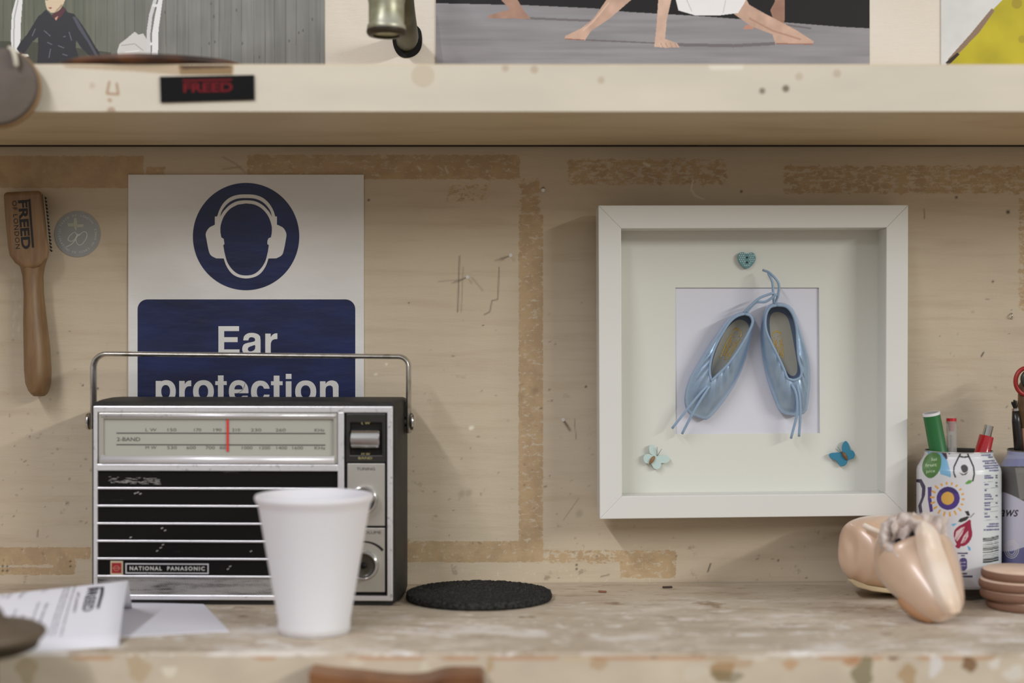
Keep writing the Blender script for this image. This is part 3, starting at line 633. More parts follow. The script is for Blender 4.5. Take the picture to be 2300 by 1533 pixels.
letters = [  # white outlines, blue counters of each letter
    ([[(490.6, 732.1), (536.9, 732.1), (536.9, 743.1), (503.5, 743.1), (503.5, 756.8), (533.7, 756.8), (533.7, 767.9), (503.5, 767.9), (503.5, 784.3), (538, 784.3), (538, 795.5), (490.6, 795.5)]], []),
    ([crom([(546.2, 764), (548.5, 754.5), (556, 748.6), (566, 747.1), (577, 749.2), (583.6, 754.5), (585.2, 763)], 5) + [(585.2, 790), (586.4, 796), (573.8, 796), (573, 791.5)] + crom([(567, 795.6), (559, 797), (550, 795), (545, 789), (544.2, 781.5), (547, 774), (554, 770.2), (564, 768.2), (571.5, 766), (573.2, 762.5)], 4) + crom([(571.5, 758.6), (565.5, 756.8), (560, 758.4), (557.6, 764)], 4)], [chaikin([(573.3, 773.6), (566, 776.4), (558.5, 778.8), (556.2, 784), (559, 788.4), (565, 788.8), (571, 786), (573.3, 781)], 2)]),
    ([rect(595.8, 748.8, 608.1, 796), [(608, 776)] + crom([(608.4, 770), (611, 764.5), (616, 761.6), (623, 760.9)], 4) + [(623, 748)] + crom([(617, 748.6), (612, 751.5), (607.9, 757)], 4)], []),
    ([rect(349.7, 855, 362.3, 918), sup(352, 853.3, 394.8, 903.8)], [sup(362.3, 864.2, 381.9, 893)]),
    ([rect(402.5, 855, 414.8, BL2), [(414.5, 884)] + crom([(415, 877), (417.5, 870.6), (422.5, 867.2), (429.5, 866.8)], 4) + [(429.5, 853.9)] + crom([(423.5, 854.5), (418.5, 857.4), (414.5, 863)], 4)], []),
    ([sup(433.6, 853.3, 480.3, 904)], [sup(446.2, 864.2, 467.4, 893)]),
    ([rect(489.5, 842.7, 502.2, BL2), rect(483.5, 855.6, 509.3, 864.2)], []),
    ([sup(514, 853.3, 558, 904)], [sup(526.7, 864.2, 544.9, 883.5, 2.3, 0, 180), [(526.7, 882.6), (560, 882.6), (560, 888), (545.5, 888), (536, 894), (527.5, 889)]]),
    ([sup(563.7, 854.4, 606.1, 904)], [sup(577, 865.6, 593.7, 893), [(590, 872.4), (608, 872.4), (608, 885.5), (590, 885.5)]]),
    ([rect(614.8, 843.2, 627.7, BL2), rect(608.7, 855.8, 634.8, 864.6)], []),
    ([rect(641.9, 839.2, 654.7, 850.6), rect(641.9, 855.9, 654.7, BL2)], []),
    ([sup(663, 854, 710.3, 904)], [sup(675.9, 864.9, 697.3, 893)]),
    ([rect(718.7, 855.9, 731.2, BL2), [(731, 862)] + crom([(735, 857), (741, 854.4), (748, 854.2), (755.5, 857), (760, 864), (760.5, 872)], 5) + [(760.5, BL2), (747.8, BL2)] + crom([(747.8, 876), (747, 869), (743.5, 865.8), (738.5, 865.6), (733, 868.5), (731, 875)], 5)], [])]
L4 = lambda x, y: P(x, y, .00205)
for wl_, bl_ in letters:
    mb = MB()
    for qi, q in enumerate(wl_): mb.poly([L2(*p) + Vector((0, -.00003 * qi, 0)) for p in q])
    lo_ = obj('letter', mb, M_signw, sg)
    if bl_:
        mb = MB()
        for qi, q in enumerate(bl_): mb.poly([L4(*p) + Vector((0, -.00003 * qi, 0)) for p in q])
        obj('counter', mb, M_blue, lo_)

obj('scratch', MB().tube([L4(*p) for p in crom([(550.7, 859), (548.5, 868), (544, 876), (532.5, 883.5)], 5)], .00012, 5), M_ink, sg)
# ------------------------------------------------------------------ radio
kr = 1.105 / F_PX; RX0, RZ0 = 558.0, 1357.0
org = P(558, 1357, .095); org.z = 0.0
rd = thing('portable_radio', 'old black and silver two band radio with carrying handle, standing in front of the sign', 'radio', org, math.radians(-1.7))
def RP(px, py, out=0.0): return Vector(((px - RX0) * kr, -out, (RZ0 - py) * kr))
def rbox(mb, x0, y0, x1, y1, o1, o0=0.0): a = RP(x0, y1); b = RP(x1, y0); return mb.box(a.x, b.x, -o1, -o0, a.z, b.z)
rings = []; prof = [(0.0, 0), (.004, 1), (.02, 8), (.045, 12), (.07, 8), (.083, 2)]
for (yy, g) in prof:
    x0, x1 = 204 - g * .4, 888 + g * .9; top = 901 - g * .35
    q = rrect(x0, top, x1, 1357, 12, 5); rings.append([Vector(((a - RX0) * kr, yy, (RZ0 - b) * kr)) for a, b in q])
obj('body', MB().loft(rings), mat('black leatherette', (24, 22, 19), .6, c2=(36, 35, 29), nscale=40, bump=.5, bscale=500), rd, world=False, smooth=False)
shade_auto(rd.children[-1], .6)
mb = MB().ring([(210, 911), (884, 911), (884, 1345), (210, 1345)], [(219, 925), (872, 925), (872, 1334), (219, 1334)], lambda x, y: RP(x, y, .004), lambda x, y: RP(x, y, -.001))
rbox(mb, 761, 924, 775, 1336, .0041); rbox(mb, 218, 1041, 762, 1056, .0041)
obj('front_trim', mb, M_alu, rd, world=False, bev=.0006)
obj('panel_back', rbox(MB(), 214, 915, 880, 1341, .0008, -.0008), M_black, rd, world=False)
dl = obj('dial_bezel', MB().ring([(221, 926), (760, 926), (760, 1041), (221, 1041)], [(232, 940), (751, 940), (751, 1022), (232, 1022)], lambda x, y: RP(x, y, .0034), lambda x, y: RP(x, y, .0008)), mat('pale plastic bezel', (178, 174, 164), .25, .3), rd, world=False, bev=.0008)
mb = MB().tube([RP(228, 1031, .0036), RP(754, 1031, .0036)], 9 * kr, 16); obj('chrome_bar', mb, mat('bright chrome bar', (240, 238, 240), .36, .55), rd, world=False, smooth=True)
mb = MB().tube([RP(228, 932, .0034), RP(756, 932, .0034)], 4 * kr, 12); obj('chrome_bar', mb, M_alu, rd, world=False, smooth=True)
df = obj('dial_face', rbox(MB(), 229, 937, 753, 1025, .0012, .0005), mat('dial cream', (172, 170, 158), .35), rd, world=False)
DT = lambda x, y: RP(x, y, .00135)
mb = MB()
for y in (972.5, 998.5): mb.poly([DT(260, y - 1.6), DT(732, y - 1.6), DT(732, y + 1), DT(260, y + 1)])
put_text(mb, DT, '2-BAND', 261, 314, 990, 8.5, off=.01)
for s_, x0, x1, y in (('L W', 326, 351, 968), ('150', 376, 396, 968), ('170', 436, 452, 968), ('190', 480, 498, 968), ('210', 522, 540, 968), ('230', 564, 588, 968), ('260', 620, 643, 968), ('KHz', 708, 730, 968),
                      ('M W', 326, 351, 1008), ('530', 375, 397, 1008), ('600', 419, 440, 1008), ('700', 462, 483, 1008), ('800', 494, 508, 1008), ('1000', 544, 568, 1008), ('1200', 584, 608, 1008), ('1400', 622, 646, 1008), ('1600', 658, 682, 1008), ('KHz', 708, 732, 1008)):
    put_text(mb, DT, s_, x0, x1, y, 7)
obj('scale_print', mb, mat('grey print', (78, 76, 72), .6), df, world=False)
obj('tuning_needle', rbox(MB(), 510, 939, 514.5, 1013, .0022, .0016), mat('red needle', (214, 52, 48), .4), df, world=False)
# grille
def grille_mat():
    m = mat('worn black speaker cloth', (20, 18, 16), .6, spec=.15)
    t = m.node_tree; b = t.nodes['Principled BSDF']; N = t.nodes.new; L = t.links.new
    tcn = N('ShaderNodeTexCoord'); q = N('ShaderNodeMapping'); q.inputs['Scale'].default_value = (.35, 1, 3.2); L(tcn.outputs['Object'], q.inputs[0])
    n = N('ShaderNodeTexNoise'); n.inputs['Scale'].default_value = 55; n.inputs['Detail'].default_value = 8; n.inputs['Roughness'].default_value = .7; L(q.outputs[0], n.inputs['Vector'])
    sp = N('ShaderNodeSeparateXYZ'); L(tcn.outputs['Object'], sp.inputs[0])
    g = N('ShaderNodeMapRange'); g.inputs[1].default_value = .0245; g.inputs[2].default_value = .0205; g.inputs[4].default_value = .30; L(sp.outputs['Z'], g.inputs[0])
    a = N('ShaderNodeMath'); a.operation = 'ADD'; L(n.outputs[0], a.inputs[0]); L(g.outputs[0], a.inputs[1])
    wv = N('ShaderNodeTexWave'); wv.inputs['Scale'].default_value = 330; wv.bands_direction = 'DIAGONAL'; L(tcn.outputs['Object'], wv.inputs['Vector'])
    s2 = N('ShaderNodeMath'); s2.operation = 'MULTIPLY_ADD'; L(wv.outputs['Fac'], s2.inputs[0]); s2.inputs[1].default_value = .12; L(a.outputs[0], s2.inputs[2])
    r_ = N('ShaderNodeMapRange'); r_.inputs[1].default_value = .74; r_.inputs[2].default_value = .86; r_.inputs[4].default_value = .62; L(s2.outputs[0], r_.inputs[0])
    mx = N('ShaderNodeMix'); mx.data_type = 'RGBA'; mx.inputs['A'].default_value = rgba((15, 13, 11)); mx.inputs['B'].default_value = rgba((186, 180, 176)); L(r_.outputs[0], mx.inputs['Factor']); L(mx.outputs['Result'], b.inputs['Base Color'])
    return m
gr = obj('grille', rbox(MB(), 218, 1056, 762, 1335, .0018, .0006), grille_mat(), rd, world=False)
for y in (1095.5, 1135, 1174.5, 1214, 1253.5, 1293):
    obj('grille_bar', rbox(MB(), 217, y - 2.3, 762, y + 2.3, .0034, .0016), M_alu, gr, world=False, bev=.0004)
bd = obj('badge', rbox(MB(), 248, 1259, 276, 1290, .003, .0017), mat('cream badge edge', (196, 180, 150), .4), rd, world=False)
mb = rbox(MB(), 251, 1263, 273, 1286, .0033, .003); obj('red_square', mb, mat('badge red', (150, 30, 34), .35), bd, world=False)
mb = MB().ring(circ(262, 1275, 7.5, 20, 6), circ(262, 1275, 6, 20, 4.6), lambda x, y: RP(x, y, .0036), lambda x, y: RP(x, y, .0033)); rbox(mb, 253, 1274, 271, 1275.5, .0036, .0033); obj('emblem', mb, mat('badge gold', (190, 120, 100), .4), bd, world=False)
mb = MB(); gq = random.Random(5)
for _ in range(70):
    t_ = gq.random(); x = 242 + 110 * t_; y = 1069 + 14 * gq.random() + 4 * t_; L_ = gq.uniform(3, 16); mb.poly([RP(x, y, .00186), RP(x + L_, y + .1, .00186), RP(x + L_, y + .9, .00186), RP(x, y + .8, .00186)])
for x, y in ((361, 1185), (368, 1190), (290, 1206), (363, 1222), (358, 1229), (350, 1236), (300, 1107), (306, 1105), (312, 1108), (562, 1236), (515, 1270), (510, 1276)): mb.poly([RP(x, y, .00186), RP(x + 5, y - 2, .00186), RP(x + 6, y, .00186), RP(x + 1, y + 2.5, .00186)])
obj('scuffs', mb, mat('grey scuff', (150, 146, 140), .6), gr, world=False)['kind'] = 'stuff'
npl = obj('nameplate', MB().ring([(282, 1264), (470, 1264), (470, 1287), (282, 1287)], [(284.5, 1266.5), (467.5, 1266.5), (467.5, 1284.5), (284.5, 1284.5)], lambda x, y: RP(x, y, .003), lambda x, y: RP(x, y, .0017)), M_alu, rd, world=False)
mb = MB(); put_text(mb, lambda x, y: RP(x, y, .0024), 'NATIONAL', 291, 364, 1279.5, 8.5, off=.03, space=1.3); put_text(mb, lambda x, y: RP(x, y, .0024), 'PANASONIC', 376, 461, 1279.5, 8.5, off=.03, space=1.3)
obj('lettering', mb, mat('silver lettering', (200, 198, 190), .4), npl, world=False)
# control column
bp_ = obj('band_switch_panel', MB().ring([(779, 926), (869, 926), (869, 1037), (779, 1037)], [(788, 948), (860, 948), (860, 1020), (788, 1020)], lambda x, y: RP(x, y, .0026), lambda x, y: RP(x, y, .0008)), mat('dark grey plastic', (38, 36, 32), .35), rd, world=False, bev=.0008)
Mx = Matrix.Rotation(math.radians(90), 3, 'Y'); n = 48; rr_ = 23 * kr
prof_ = [(.0004, 0), (rr_ * .9, 0), (rr_, 1.5 * kr), (rr_, 62.5 * kr), (rr_ * .9, 64 * kr), (.0004, 64 * kr)]
obj('band_switch', MB().lathe(prof_, RP(791, 984, .0005), n, Mx), M_steel, rd, world=False, smooth=False, label='chrome roller switch'); shade_auto(rd.children[-1], .5)
mb = MB()
for y, o in ((977, .0086), (988, .0087), (998, .0080)): mb.tube([RP(792, y, o - .0009), RP(854, y, o - .0009)], 1.3 * kr, 8)
obj('switch_rib', mb, mat('dark rib steel', (130, 128, 126), .3, .9), rd.children[-1], world=False)  # ribs in a darker steel than the roller
mb = MB(); CT = lambda x, y: RP(x, y, .0028)
M_gilt = mat('gilt print', (176, 164, 110), .4)
for tx_, xa_, xb_, yy_ in (('L W', 814, 833, 951), ('M W', 814, 833, 1020), ('BAND', 807, 838, 1029)): obj('switch_lettering', put_text(MB(), CT, tx_, xa_, xb_, yy_, 5), M_gilt, rd, world=False)
M_brushed = mat('brushed panel', (196, 193, 184), .36, .7, bump=.2, bscale=400, stretch=(8, 1, .4))
cp = obj('control_panel', rbox(rbox(MB(), 782, 1039, 866, 1178, .0022, .0008), 782, 1183, 866, 1326, .0022, .0008), M_brushed, rd, world=False, bev=.0003)
CT = lambda x, y: RP(x, y, .0024); obj('panel_lettering', put_text(MB(), CT, 'TUNING', 803, 844, 1054, 6.5), M_ink, cp, world=False); obj('panel_lettering', put_text(MB(), CT, 'VOLUME', 812, 858, 1196, 6.5), M_ink, cp, world=False)
mb = MB()
a = [math.radians(q) for q in range(-140, -39, 5)]
mb.poly([CT(821 + 56 * math.cos(q), 1266 + 54 * math.sin(q)) for q in a] + [CT(821 + (56 - 1 - 5 * (i / 20)) * math.cos(q), 1266 + (54 - 1 - 5 * (i / 20)) * math.sin(q)) for i, q in reversed(list(enumerate(a)))])
obj('volume_arc', mb, M_ink, cp, world=False)
My = Matrix.Rotation(math.radians(90), 3, 'X')
for nm, cx_, cy_, R_ in (('tuning_knob', 819, 1120, 33), ('volume_knob', 820, 1265, 34)):
    kn = obj(nm, MB().lathe([(R_ * kr, 0), (R_ * kr, .004), (R_ * .97 * kr, .007), (R_ * .9 * kr, .0078), (R_ * .8 * kr, .0072), (R_ * .74 * kr, .006)], RP(cx_, cy_, .0022), 48, My), M_steel, rd, world=False, smooth=True)
    obj('knob_face', MB().lathe([(R_ * .75 * kr, .0062), (R_ * .6 * kr, .0045), (R_ * .3 * kr, .0042), (.0003, .0042)], RP(cx_, cy_, .0022), 48, My), mat('dark spun metal', (96, 92, 84), .3, .8), kn, world=False, smooth=True)
    obj('cap', MB().lathe([(R_ * .22 * kr, .0045), (R_ * .2 * kr, .006), (.0003, .0062)], RP(cx_, cy_, .0022), 24, My), M_black, kn, world=False, smooth=True)
# handle
hL, hR, zt, zp, yh = -.1352, .1205, .1945, .140, .042
rc = .011; path = [Vector((hL, yh, zp - .006)), Vector((hL, yh, zt - rc))]
path += [Vector((hL + rc - rc * math.cos(q), yh, zt - rc + rc * math.sin(q))) for q in [math.radians(a_) for a_ in range(15, 91, 15)]]
path += [Vector((hR - .008 + .008 * math.sin(q), yh, zt - .0022 - .008 + .008 * math.cos(q))) for q in [math.radians(a_) for a_ in range(0, 91, 15)]] + [Vector((hR, yh, zp - .009))]
sec_ = [(.0021 * math.cos(a_) * 1.0, .0056 * math.sin(a_)) for a_ in [i * 2 * math.pi / 16 for i in range(16)]]
hn = obj('handle', MB().tube(path, 1, sec=sec_, up=(1, 0, 0)), mat('worn steel strap', (196, 192, 184), .3, .85, c2=(150, 144, 132), nscale=120, nmix=.6), rd, world=False, smooth=True)
for sx_, xx in ((-1, hL), (1, hR)):
    Mq = Matrix.Rotation(math.radians(90 * sx_), 3, 'Y')
    obj('pivot_screw', MB().lathe([(.004, -.012), (.004, .0016), (.0068, .002), (.0074, .0034), (.0066, .0048), (.003, .0054), (.0003, .0054)], Vector((xx, yh, zp)), 28, Mq), M_steel, hn, world=False, smooth=True)

# ------------------------------------------------------------------ foam cup
cb = on_shelf(706, 1418); kc = K(-cb.y)
prof_ = [(a_ * .955, b_ * .985) for a_, b_ in [(.0003, .003), (.0235, .003), (.0245, .0), (.0262, .0004), (.0266, .006), (.0264, .0085), (.0405, .0885), (.0412, .0915), (.0432, .0945), (.0437, .0965), (.0430, .0982), (.0415, .0986), (.0402, .0972), (.0388, .088), (.0245, .006), (.0003, .005)]]
cup = obj('foam_cup', MB().lathe(prof_, cb, 72), mat('white foam', (226, 223, 226), .6, sss=.15, bump=.06, bscale=500), smooth=True, loc=cb)
tag(cup, 'white foam drinking cup standing in front of the radio', 'cup')

# ------------------------------------------------------------------ felt disc
fc = Vector((-.0262, -(CAMD - 1.130), 0)); rgn = np.random.RandomState(4); rings = []; n = 220
for (sc, zz_) in [(0.02, .0060)] + [(q, .0062) for q in np.linspace(.05, .97, 46)] + [(.99, .0054), (1.0, .004), (1.0, .0022), (.985, .0003), (.5, 0.0)]:
    ring = []
    for q in range(n):
        a_ = q * 2 * math.pi / n; jit = 1 + (rgn.rand() - .5) * .012 * (sc > .9); dz = (rgn.rand() - .5) * .0011 * (zz_ > .001) * min(1, max(0, sc * 1.4 - .5))
        ring.append(fc + Vector((.0578 * sc * jit * math.cos(a_), .053 * sc * jit * math.sin(a_), max(0.0, zz_ + dz))))
    rings.append(ring)
felt = obj('felt_pad', MB().loft(rings), mat('charcoal felt', (62, 62, 60), .95, c2=(34, 34, 34), nscale=500, nmix=.5, bump=1.0, bscale=900, spec=.1), loc=fc, smooth=True)
mb = MB(); fr_ = random.Random(9)
for _ in range(15000):
    q = math.sqrt(fr_.random()) * 1.0; a_ = fr_.uniform(0, 6.2832); p = fc + Vector((.0578 * q * math.cos(a_), .053 * q * math.sin(a_), .0056 if q < .97 else fr_.uniform(.001, .0058)))
    d_ = Vector((fr_.uniform(-1, 1), fr_.uniform(-1, 1), fr_.uniform(-.1, .75))).normalized() * fr_.uniform(.0008, .0022); u_ = d_.cross(Vector((.3, .2, 1))).normalized() * .00016; w2 = d_.cross(u_).normalized() * .00016
    mb.add([p + u_, p - u_ * .5 + w2, p - u_ * .5 - w2, p + d_], [(0, 1, 3), (1, 2, 3), (2, 0, 3)])
fb = obj('fibres', mb, mat('felt fibre', (98, 98, 92), .9, c2=(40, 40, 38), nscale=160, spec=.1), felt); fb['kind'] = 'stuff'
tag(felt, 'round charcoal felt pad lying flat on the bench right of the radio', 'pad')

# ------------------------------------------------------------------ box frame with miniature shoes
FL, FR = .049, .039
def fd(px): return FL + (FR - FL) * (px - 1344) / 696.0
M_frame = mat('white painted frame', (216, 215, 209), .38, bump=.05, bscale=200)
fr = thing('picture_frame', 'square white box frame holding two tiny blue ballet shoes, on the wall', 'picture frame', P(1692, 1161, .02))
T = 0.035
def FF(x, y, dd=0.0):          # on the front face
    return P(x, y, fd(x) + dd)
def FB(x, y, dd=0.0): q = FF(x, y); return Vector((q.x, q.y + T, q.z))
O_ = [(1344, 461), (2040, 460), (2038, 1157), (1347, 1165)]; I_ = [(1395, 513), (1991, 511), (1989, 1108), (1397, 1114)]
for i in range(4):
    j = (i + 1) % 4; q = [O_[i], O_[j], I_[j], I_[i]]
    if i % 2: pass
    mb = MB(); a_ = [FF(*p) for p in q]; b_ = [FB(*p) for p in q]
    mb.add(a_ + b_, [(0, 1, 2, 3), (7, 6, 5, 4), (0, 4, 5, 1), (1, 5, 6, 2), (2, 6, 7, 3), (3, 7, 4, 0)])
    obj('frame_side', mb, M_frame, fr, bev=.0005)
DM = -.027
def fm(px, dd=DM): return fd(px) + dd
def FM(x, y, dd=DM): return P(x, y, fm(x, dd))
M_mat = mat('cream mount card', (216, 215, 206), .75)
mo = [(1388, 500), (1982, 500), (1982, 1112), (1388, 1112)]; mi = [(1517, 646), (1839, 646), (1841, 972), (1518, 974)]
obj('mount_card', MB().ring(mo, mi, lambda x, y: FM(x, y), lambda x, y: FM(x, y, DM - .0016)), M_mat, fr, bev=.0003)
obj('backing_card', MB().extrude([(1480, 610), (1880, 610), (1880, 1010), (1480, 1010)], lambda x, y: FM(x, y, DM - .0017), lambda x, y: FM(x, y, DM - .003)), mat('lilac white card', (214, 213, 222), .7), fr)
gm = bpy.data.materials.new('clear glass'); gm.use_nodes = True; t = gm.node_tree; t.nodes.clear()
oo = t.nodes.new('ShaderNodeOutputMaterial'); mx = t.nodes.new('ShaderNodeMixShader'); tr = t.nodes.new('ShaderNodeBsdfTransparent'); gl = t.nodes.new('ShaderNodeBsdfGlossy'); fz = t.nodes.new('ShaderNodeFresnel')
fz.inputs[0].default_value = 1.25; gl.inputs['Roughness'].default_value = .02; tr.inputs[0].default_value = (.985, .99, .985, 1)
t.links.new(fz.outputs[0], mx.inputs[0]); t.links.new(tr.outputs[0], mx.inputs[1]); t.links.new(gl.outputs[0], mx.inputs[2]); t.links.new(mx.outputs[0], oo.inputs[0])
obj('glass_pane', MB().poly([P(x, y, fd(x) - .003) for x, y in [(1392, 509), (1994, 507), (1993, 1112), (1394, 1117)]]), gm, fr)

M_satin = mat('pale blue satin', (170, 193, 218), .3, .66, spec=.8, coat=.3, c2=(156, 181, 210), nscale=50, bump=.25, bscale=120)
M_cord = mat('blue cord', (140, 164, 190), .6, sheen=.4)
M_ins = mat('insole grey', (172, 166, 150), .6); M_gold = mat('gold foil', (226, 186, 92), .35, .4)
def zz(*p): return [(1490 + a * .3001, 540 + b * .3001) for a, b in p]
def mini_shoe(label, OR, OL, IR, IL, strings, prints, insole, H=.017):
    """OR/OL: outline down the right / left side from heel to toe; IR/IL: the same for the opening"""
    N = 30
    def loop(Rr, Ll):
        a_ = resample(crom(Rr, 6), N); b_ = resample(crom(Ll, 6), N); return a_ + b_[::-1][1:-1]
    O = loop(OR, OL); I = loop(IR, IL); n = len(O)
    cx_ = sum(p[0] for p in O) / n; cy_ = sum(p[1] for p in O) / n
    base = fm(cx_) - .0012
    t_ = thing('miniature_ballet_shoe', label, 'miniature shoe', P(cx_, cy_, base), group='tiny blue ballet shoes in the frame')
    rings = []
    rings.append([P(cx_ + (p[0] - cx_) * .8, cy_ + (p[1] - cy_) * .88, base) for p in O])
    rings.append([P(cx_ + (p[0] - cx_) * .93, cy_ + (p[1] - cy_) * .97, base + H * .05) for p in O])
    rings.append([P(p[0], p[1], base + H * .35) for p in O])
    for s_ in (.08, .2, .4, .6, .8, .93, 1.0):
        hh = .42 + .58 * math.sin(s_ * math.pi / 2) ** .62
        rg = []
        for i, (p, q) in enumerate(zip(O, I)):
            toe = max(0, 1 - abs(i - (N - 1)) / 12)       # vamp bulges over the toe, with a few gathers
            wob = .0011 * math.sin(i * 2.1) * (s_ > .55) * (s_ < 1) * (toe > 0)
            rg.append(P(p[0] * (1 - s_) + q[0] * s_, p[1] * (1 - s_) + q[1] * s_, base + H * (hh - .12 * toe * s_) + wob))
        rings.append(rg)
    for s_, hh in ((1.04, .9), (1.0, .5), (.93, .22)):
        ci = (sum(p[0] for p in I) / n, sum(p[1] for p in I) / n)
        rings.append([P(ci[0] + (q[0] - ci[0]) * (1 - .06 * (s_ > 1)), ci[1] + (q[1] - ci[1]) * (1 - .04 * (s_ > 1)), base + H * hh) for q in I])
    obj('upper', MB().loft(rings, cap0=True, cap1=False), M_satin, t_, smooth=True)
    ins = chaikin(insole, 2); ins_o = obj('insole', MB().poly([P(x, y, base + H * .23) for x, y in ins]), M_ins, t_)
    ins2 = MB().poly([P(q[0], q[1], base + H * .215) for q in I]); obj('lining', ins2, mat('inner lining', (92, 104, 124), .7), t_)
    bnd = []
    for i, q in enumerate(I + I[:1]):
        toe = max(0, 1 - abs(i % n - (N - 1)) / 10); bnd.append(P(q[0], q[1], base + H * (1 - .12 * toe) + .0002))
    obj('binding', MB().tube(bnd, .0011, 8), M_cord, t_, smooth=True)
    mb = MB()
    for s_ in prints:
        pts = crom(s_, 4) if len(s_) > 2 else s_
        mb.tube([P(x, y, base + H * .235) for x, y in pts], .0004, 5)
    obj('gold_stamp', mb, M_gold, ins_o)
    for s_ in strings:
        m_ = len(s_); pts = []
        for (x, y, hh) in s_: pts.append(tuple(P(x, y, base + hh)))
        obj('drawstring', MB().tube(crom(pts, 6), .0011, 8), M_cord, t_, smooth=True)
    return t_
rs_ = random.Random(11)
def arc_print(c, ang, L_, W_, dens=60):
    ca, sa = math.cos(ang), math.sin(ang); out = []
    def q(u, v): return (c[0] + u * ca - v * sa, c[1] + u * sa + v * ca)
    out.append([q(W_ * math.cos(a_), -L_ * .5 + W_ * math.sin(a_)) for a_ in [math.pi + i * math.pi / 8 for i in range(9)]])
    out.append([q(-W_, -L_ * .4), q(-W_ * 1.0, 0), q(-W_ * .7, L_ * .5)]); out.append([q(W_, -L_ * .4), q(W_ * 1.0, 0), q(W_ * .8, L_ * .45)])
    out.append([q(-W_ * .5, -L_ * .3), q(-W_ * .3, 0), q(-W_ * .35, L_ * .4)]); out.append([q(W_ * .45, -L_ * .2), q(W_ * .5, L_ * .1), q(W_ * .2, L_ * .42)])
    for _ in range(dens):
        u, v = rs_.uniform(-W_, W_), rs_.uniform(-L_ * .7, L_ * .55); out.append([q(u, v), q(u + rs_.uniform(-3, 3), v + rs_.uniform(-1.5, 1.5))])
    return out
mini_shoe('tiny pale blue ballet shoe tilted to the left, with dark inside and gold stamp',
    zz((605, 528), (655, 545), (684, 600), (665, 700), (625, 860), (570, 1010), (490, 1150), (400, 1270), (330, 1338), (285, 1335)),
    zz((605, 528), (545, 545), (480, 585), (400, 690), (320, 810), (255, 920), (190, 1040), (157, 1180), (185, 1290), (285, 1335)),
    zz((605, 548), (650, 562), (668, 610), (630, 700), (560, 820), (480, 930), (400, 1010), (358, 1048)),
    zz((605, 548), (550, 565), (500, 605), (450, 680), (400, 770), (362, 870), (345, 970), (358, 1048)),
    [[(a, b, h_) for (a, b), h_ in zip(zz((330, 1085), (270, 1150), (180, 1260), (65, 1405)), (.0155, .0165, .0155, .012))], [(a, b, h_) for (a, b), h_ in zip(zz((345, 1090), (280, 1190), (210, 1310), (140, 1445)), (.0155, .0165, .0150, .010))],
     [(a, b, h_) for (a, b), h_ in zip(zz((600, 540), (650, 490), (720, 430), (825, 390)), (.015, .017, .018, .019))], [(a, b, h_) for (a, b), h_ in zip(zz((620, 540), (690, 465), (770, 455), (850, 400)), (.015, .016, .017, .02))]],
    arc_print(zz((500, 790))[0], math.radians(28), 62, 11), zz((550, 585), (620, 600), (650, 660), (600, 760), (500, 900), (400, 1020), (350, 1035), (360, 930), (400, 800), (470, 660)))
mini_shoe('tiny pale blue ballet shoe hanging nearly upright, with pale inside',
    zz((845, 462), (910, 468), (975, 515), (1012, 620), (1055, 760), (1092, 900), (1100, 1050), (1088, 1190), (1065, 1285), (985, 1312)),
    zz((845, 462), (785, 478), (745, 545), (727, 660), (730, 800), (748, 930), (785, 1070), (832, 1200), (880, 1290), (985, 1312)),
    zz((845, 484), (915, 492), (965, 545), (995, 640), (1003, 760), (1012, 880), (1035, 975), (1020, 1030), (975, 1045)),
    zz((845, 484), (795, 500), (765, 570), (768, 670), (810, 770), (860, 870), (905, 970), (930, 1030), (975, 1045)),
    [[(a, b, h_) for (a, b), h_ in zip(zz((960, 1075), (995, 1150), (1000, 1290), (955, 1480)), (.0155, .0168, .0155, .011))], [(a, b, h_) for (a, b), h_ in zip(zz((1000, 1075), (1020, 1170), (1025, 1300), (1015, 1465)), (.0155, .0168, .0155, .012))],
     [(a, b, h_) for (a, b), h_ in zip(zz((835, 480), (860, 400), (862, 320), (800, 245), (745, 220)), (.016, .018, .019, .016, .012))], [(a, b, h_) for (a, b), h_ in zip(zz((828, 470), (822, 390), (815, 310), (785, 245)), (.016, .018, .018, .015))]],
    arc_print(zz((862, 800))[0], math.radians(-9), 55, 9, 36), zz((790, 560), (850, 525), (930, 560), (960, 680), (985, 820), (1010, 960), (985, 1020), (930, 1000), (870, 870), (800, 740)))
# heart button
hb = thing('heart_button', 'small teal heart shaped button with white dots above the shoes in the frame', 'button', FM(1677, 604))
def zh(*p): return [(1490 + a * .3001, 540 + b * .3001) for a, b in p]
hpth = chaikin(zh((625, 100), (600, 86), (568, 90), (552, 115), (560, 160), (590, 195), (618, 212), (648, 202), (682, 165), (695, 125), (682, 95), (655, 86)), 2)
obj('body', MB().extrude(hpth, lambda x, y: FM(x, y, DM + .0035), lambda x, y: FM(x, y, DM + .0002)), mat('teal paint', (98, 142, 146), .4), hb, bev=.0007)
mb = MB()
for i in range(9):
    for j in range(8):
        x = 1659 + i * 4.6 + (j % 2) * 2.3; y = 569 + j * 4.4; cxh, cyh = 1677, 583
        if math.hypot((x - cxh) / 19, (y - cyh + (4 if abs(x - cxh) > 8 else 0)) / 16) < .95 - (.25 if y > 592 and abs(x - cxh) > 9 else 0) and not (abs(x - 1678) < 5 and 573 < y < 594):
            mb.poly([FM(a_, b_, DM + .0037) for a_, b_ in circ(x, y, 1.1, 8)])
obj('dots', mb, mat('white dots', (214, 224, 220), .5), hb)
mb = MB()
for y in (578, 589): mb.extrude(circ(1678, y, 2.4, 12), lambda x, y_: FM(x, y_, DM + .0038), lambda x, y_: FM(x, y_, DM + .0036))
obj('holes', mb, M_ink, hb)
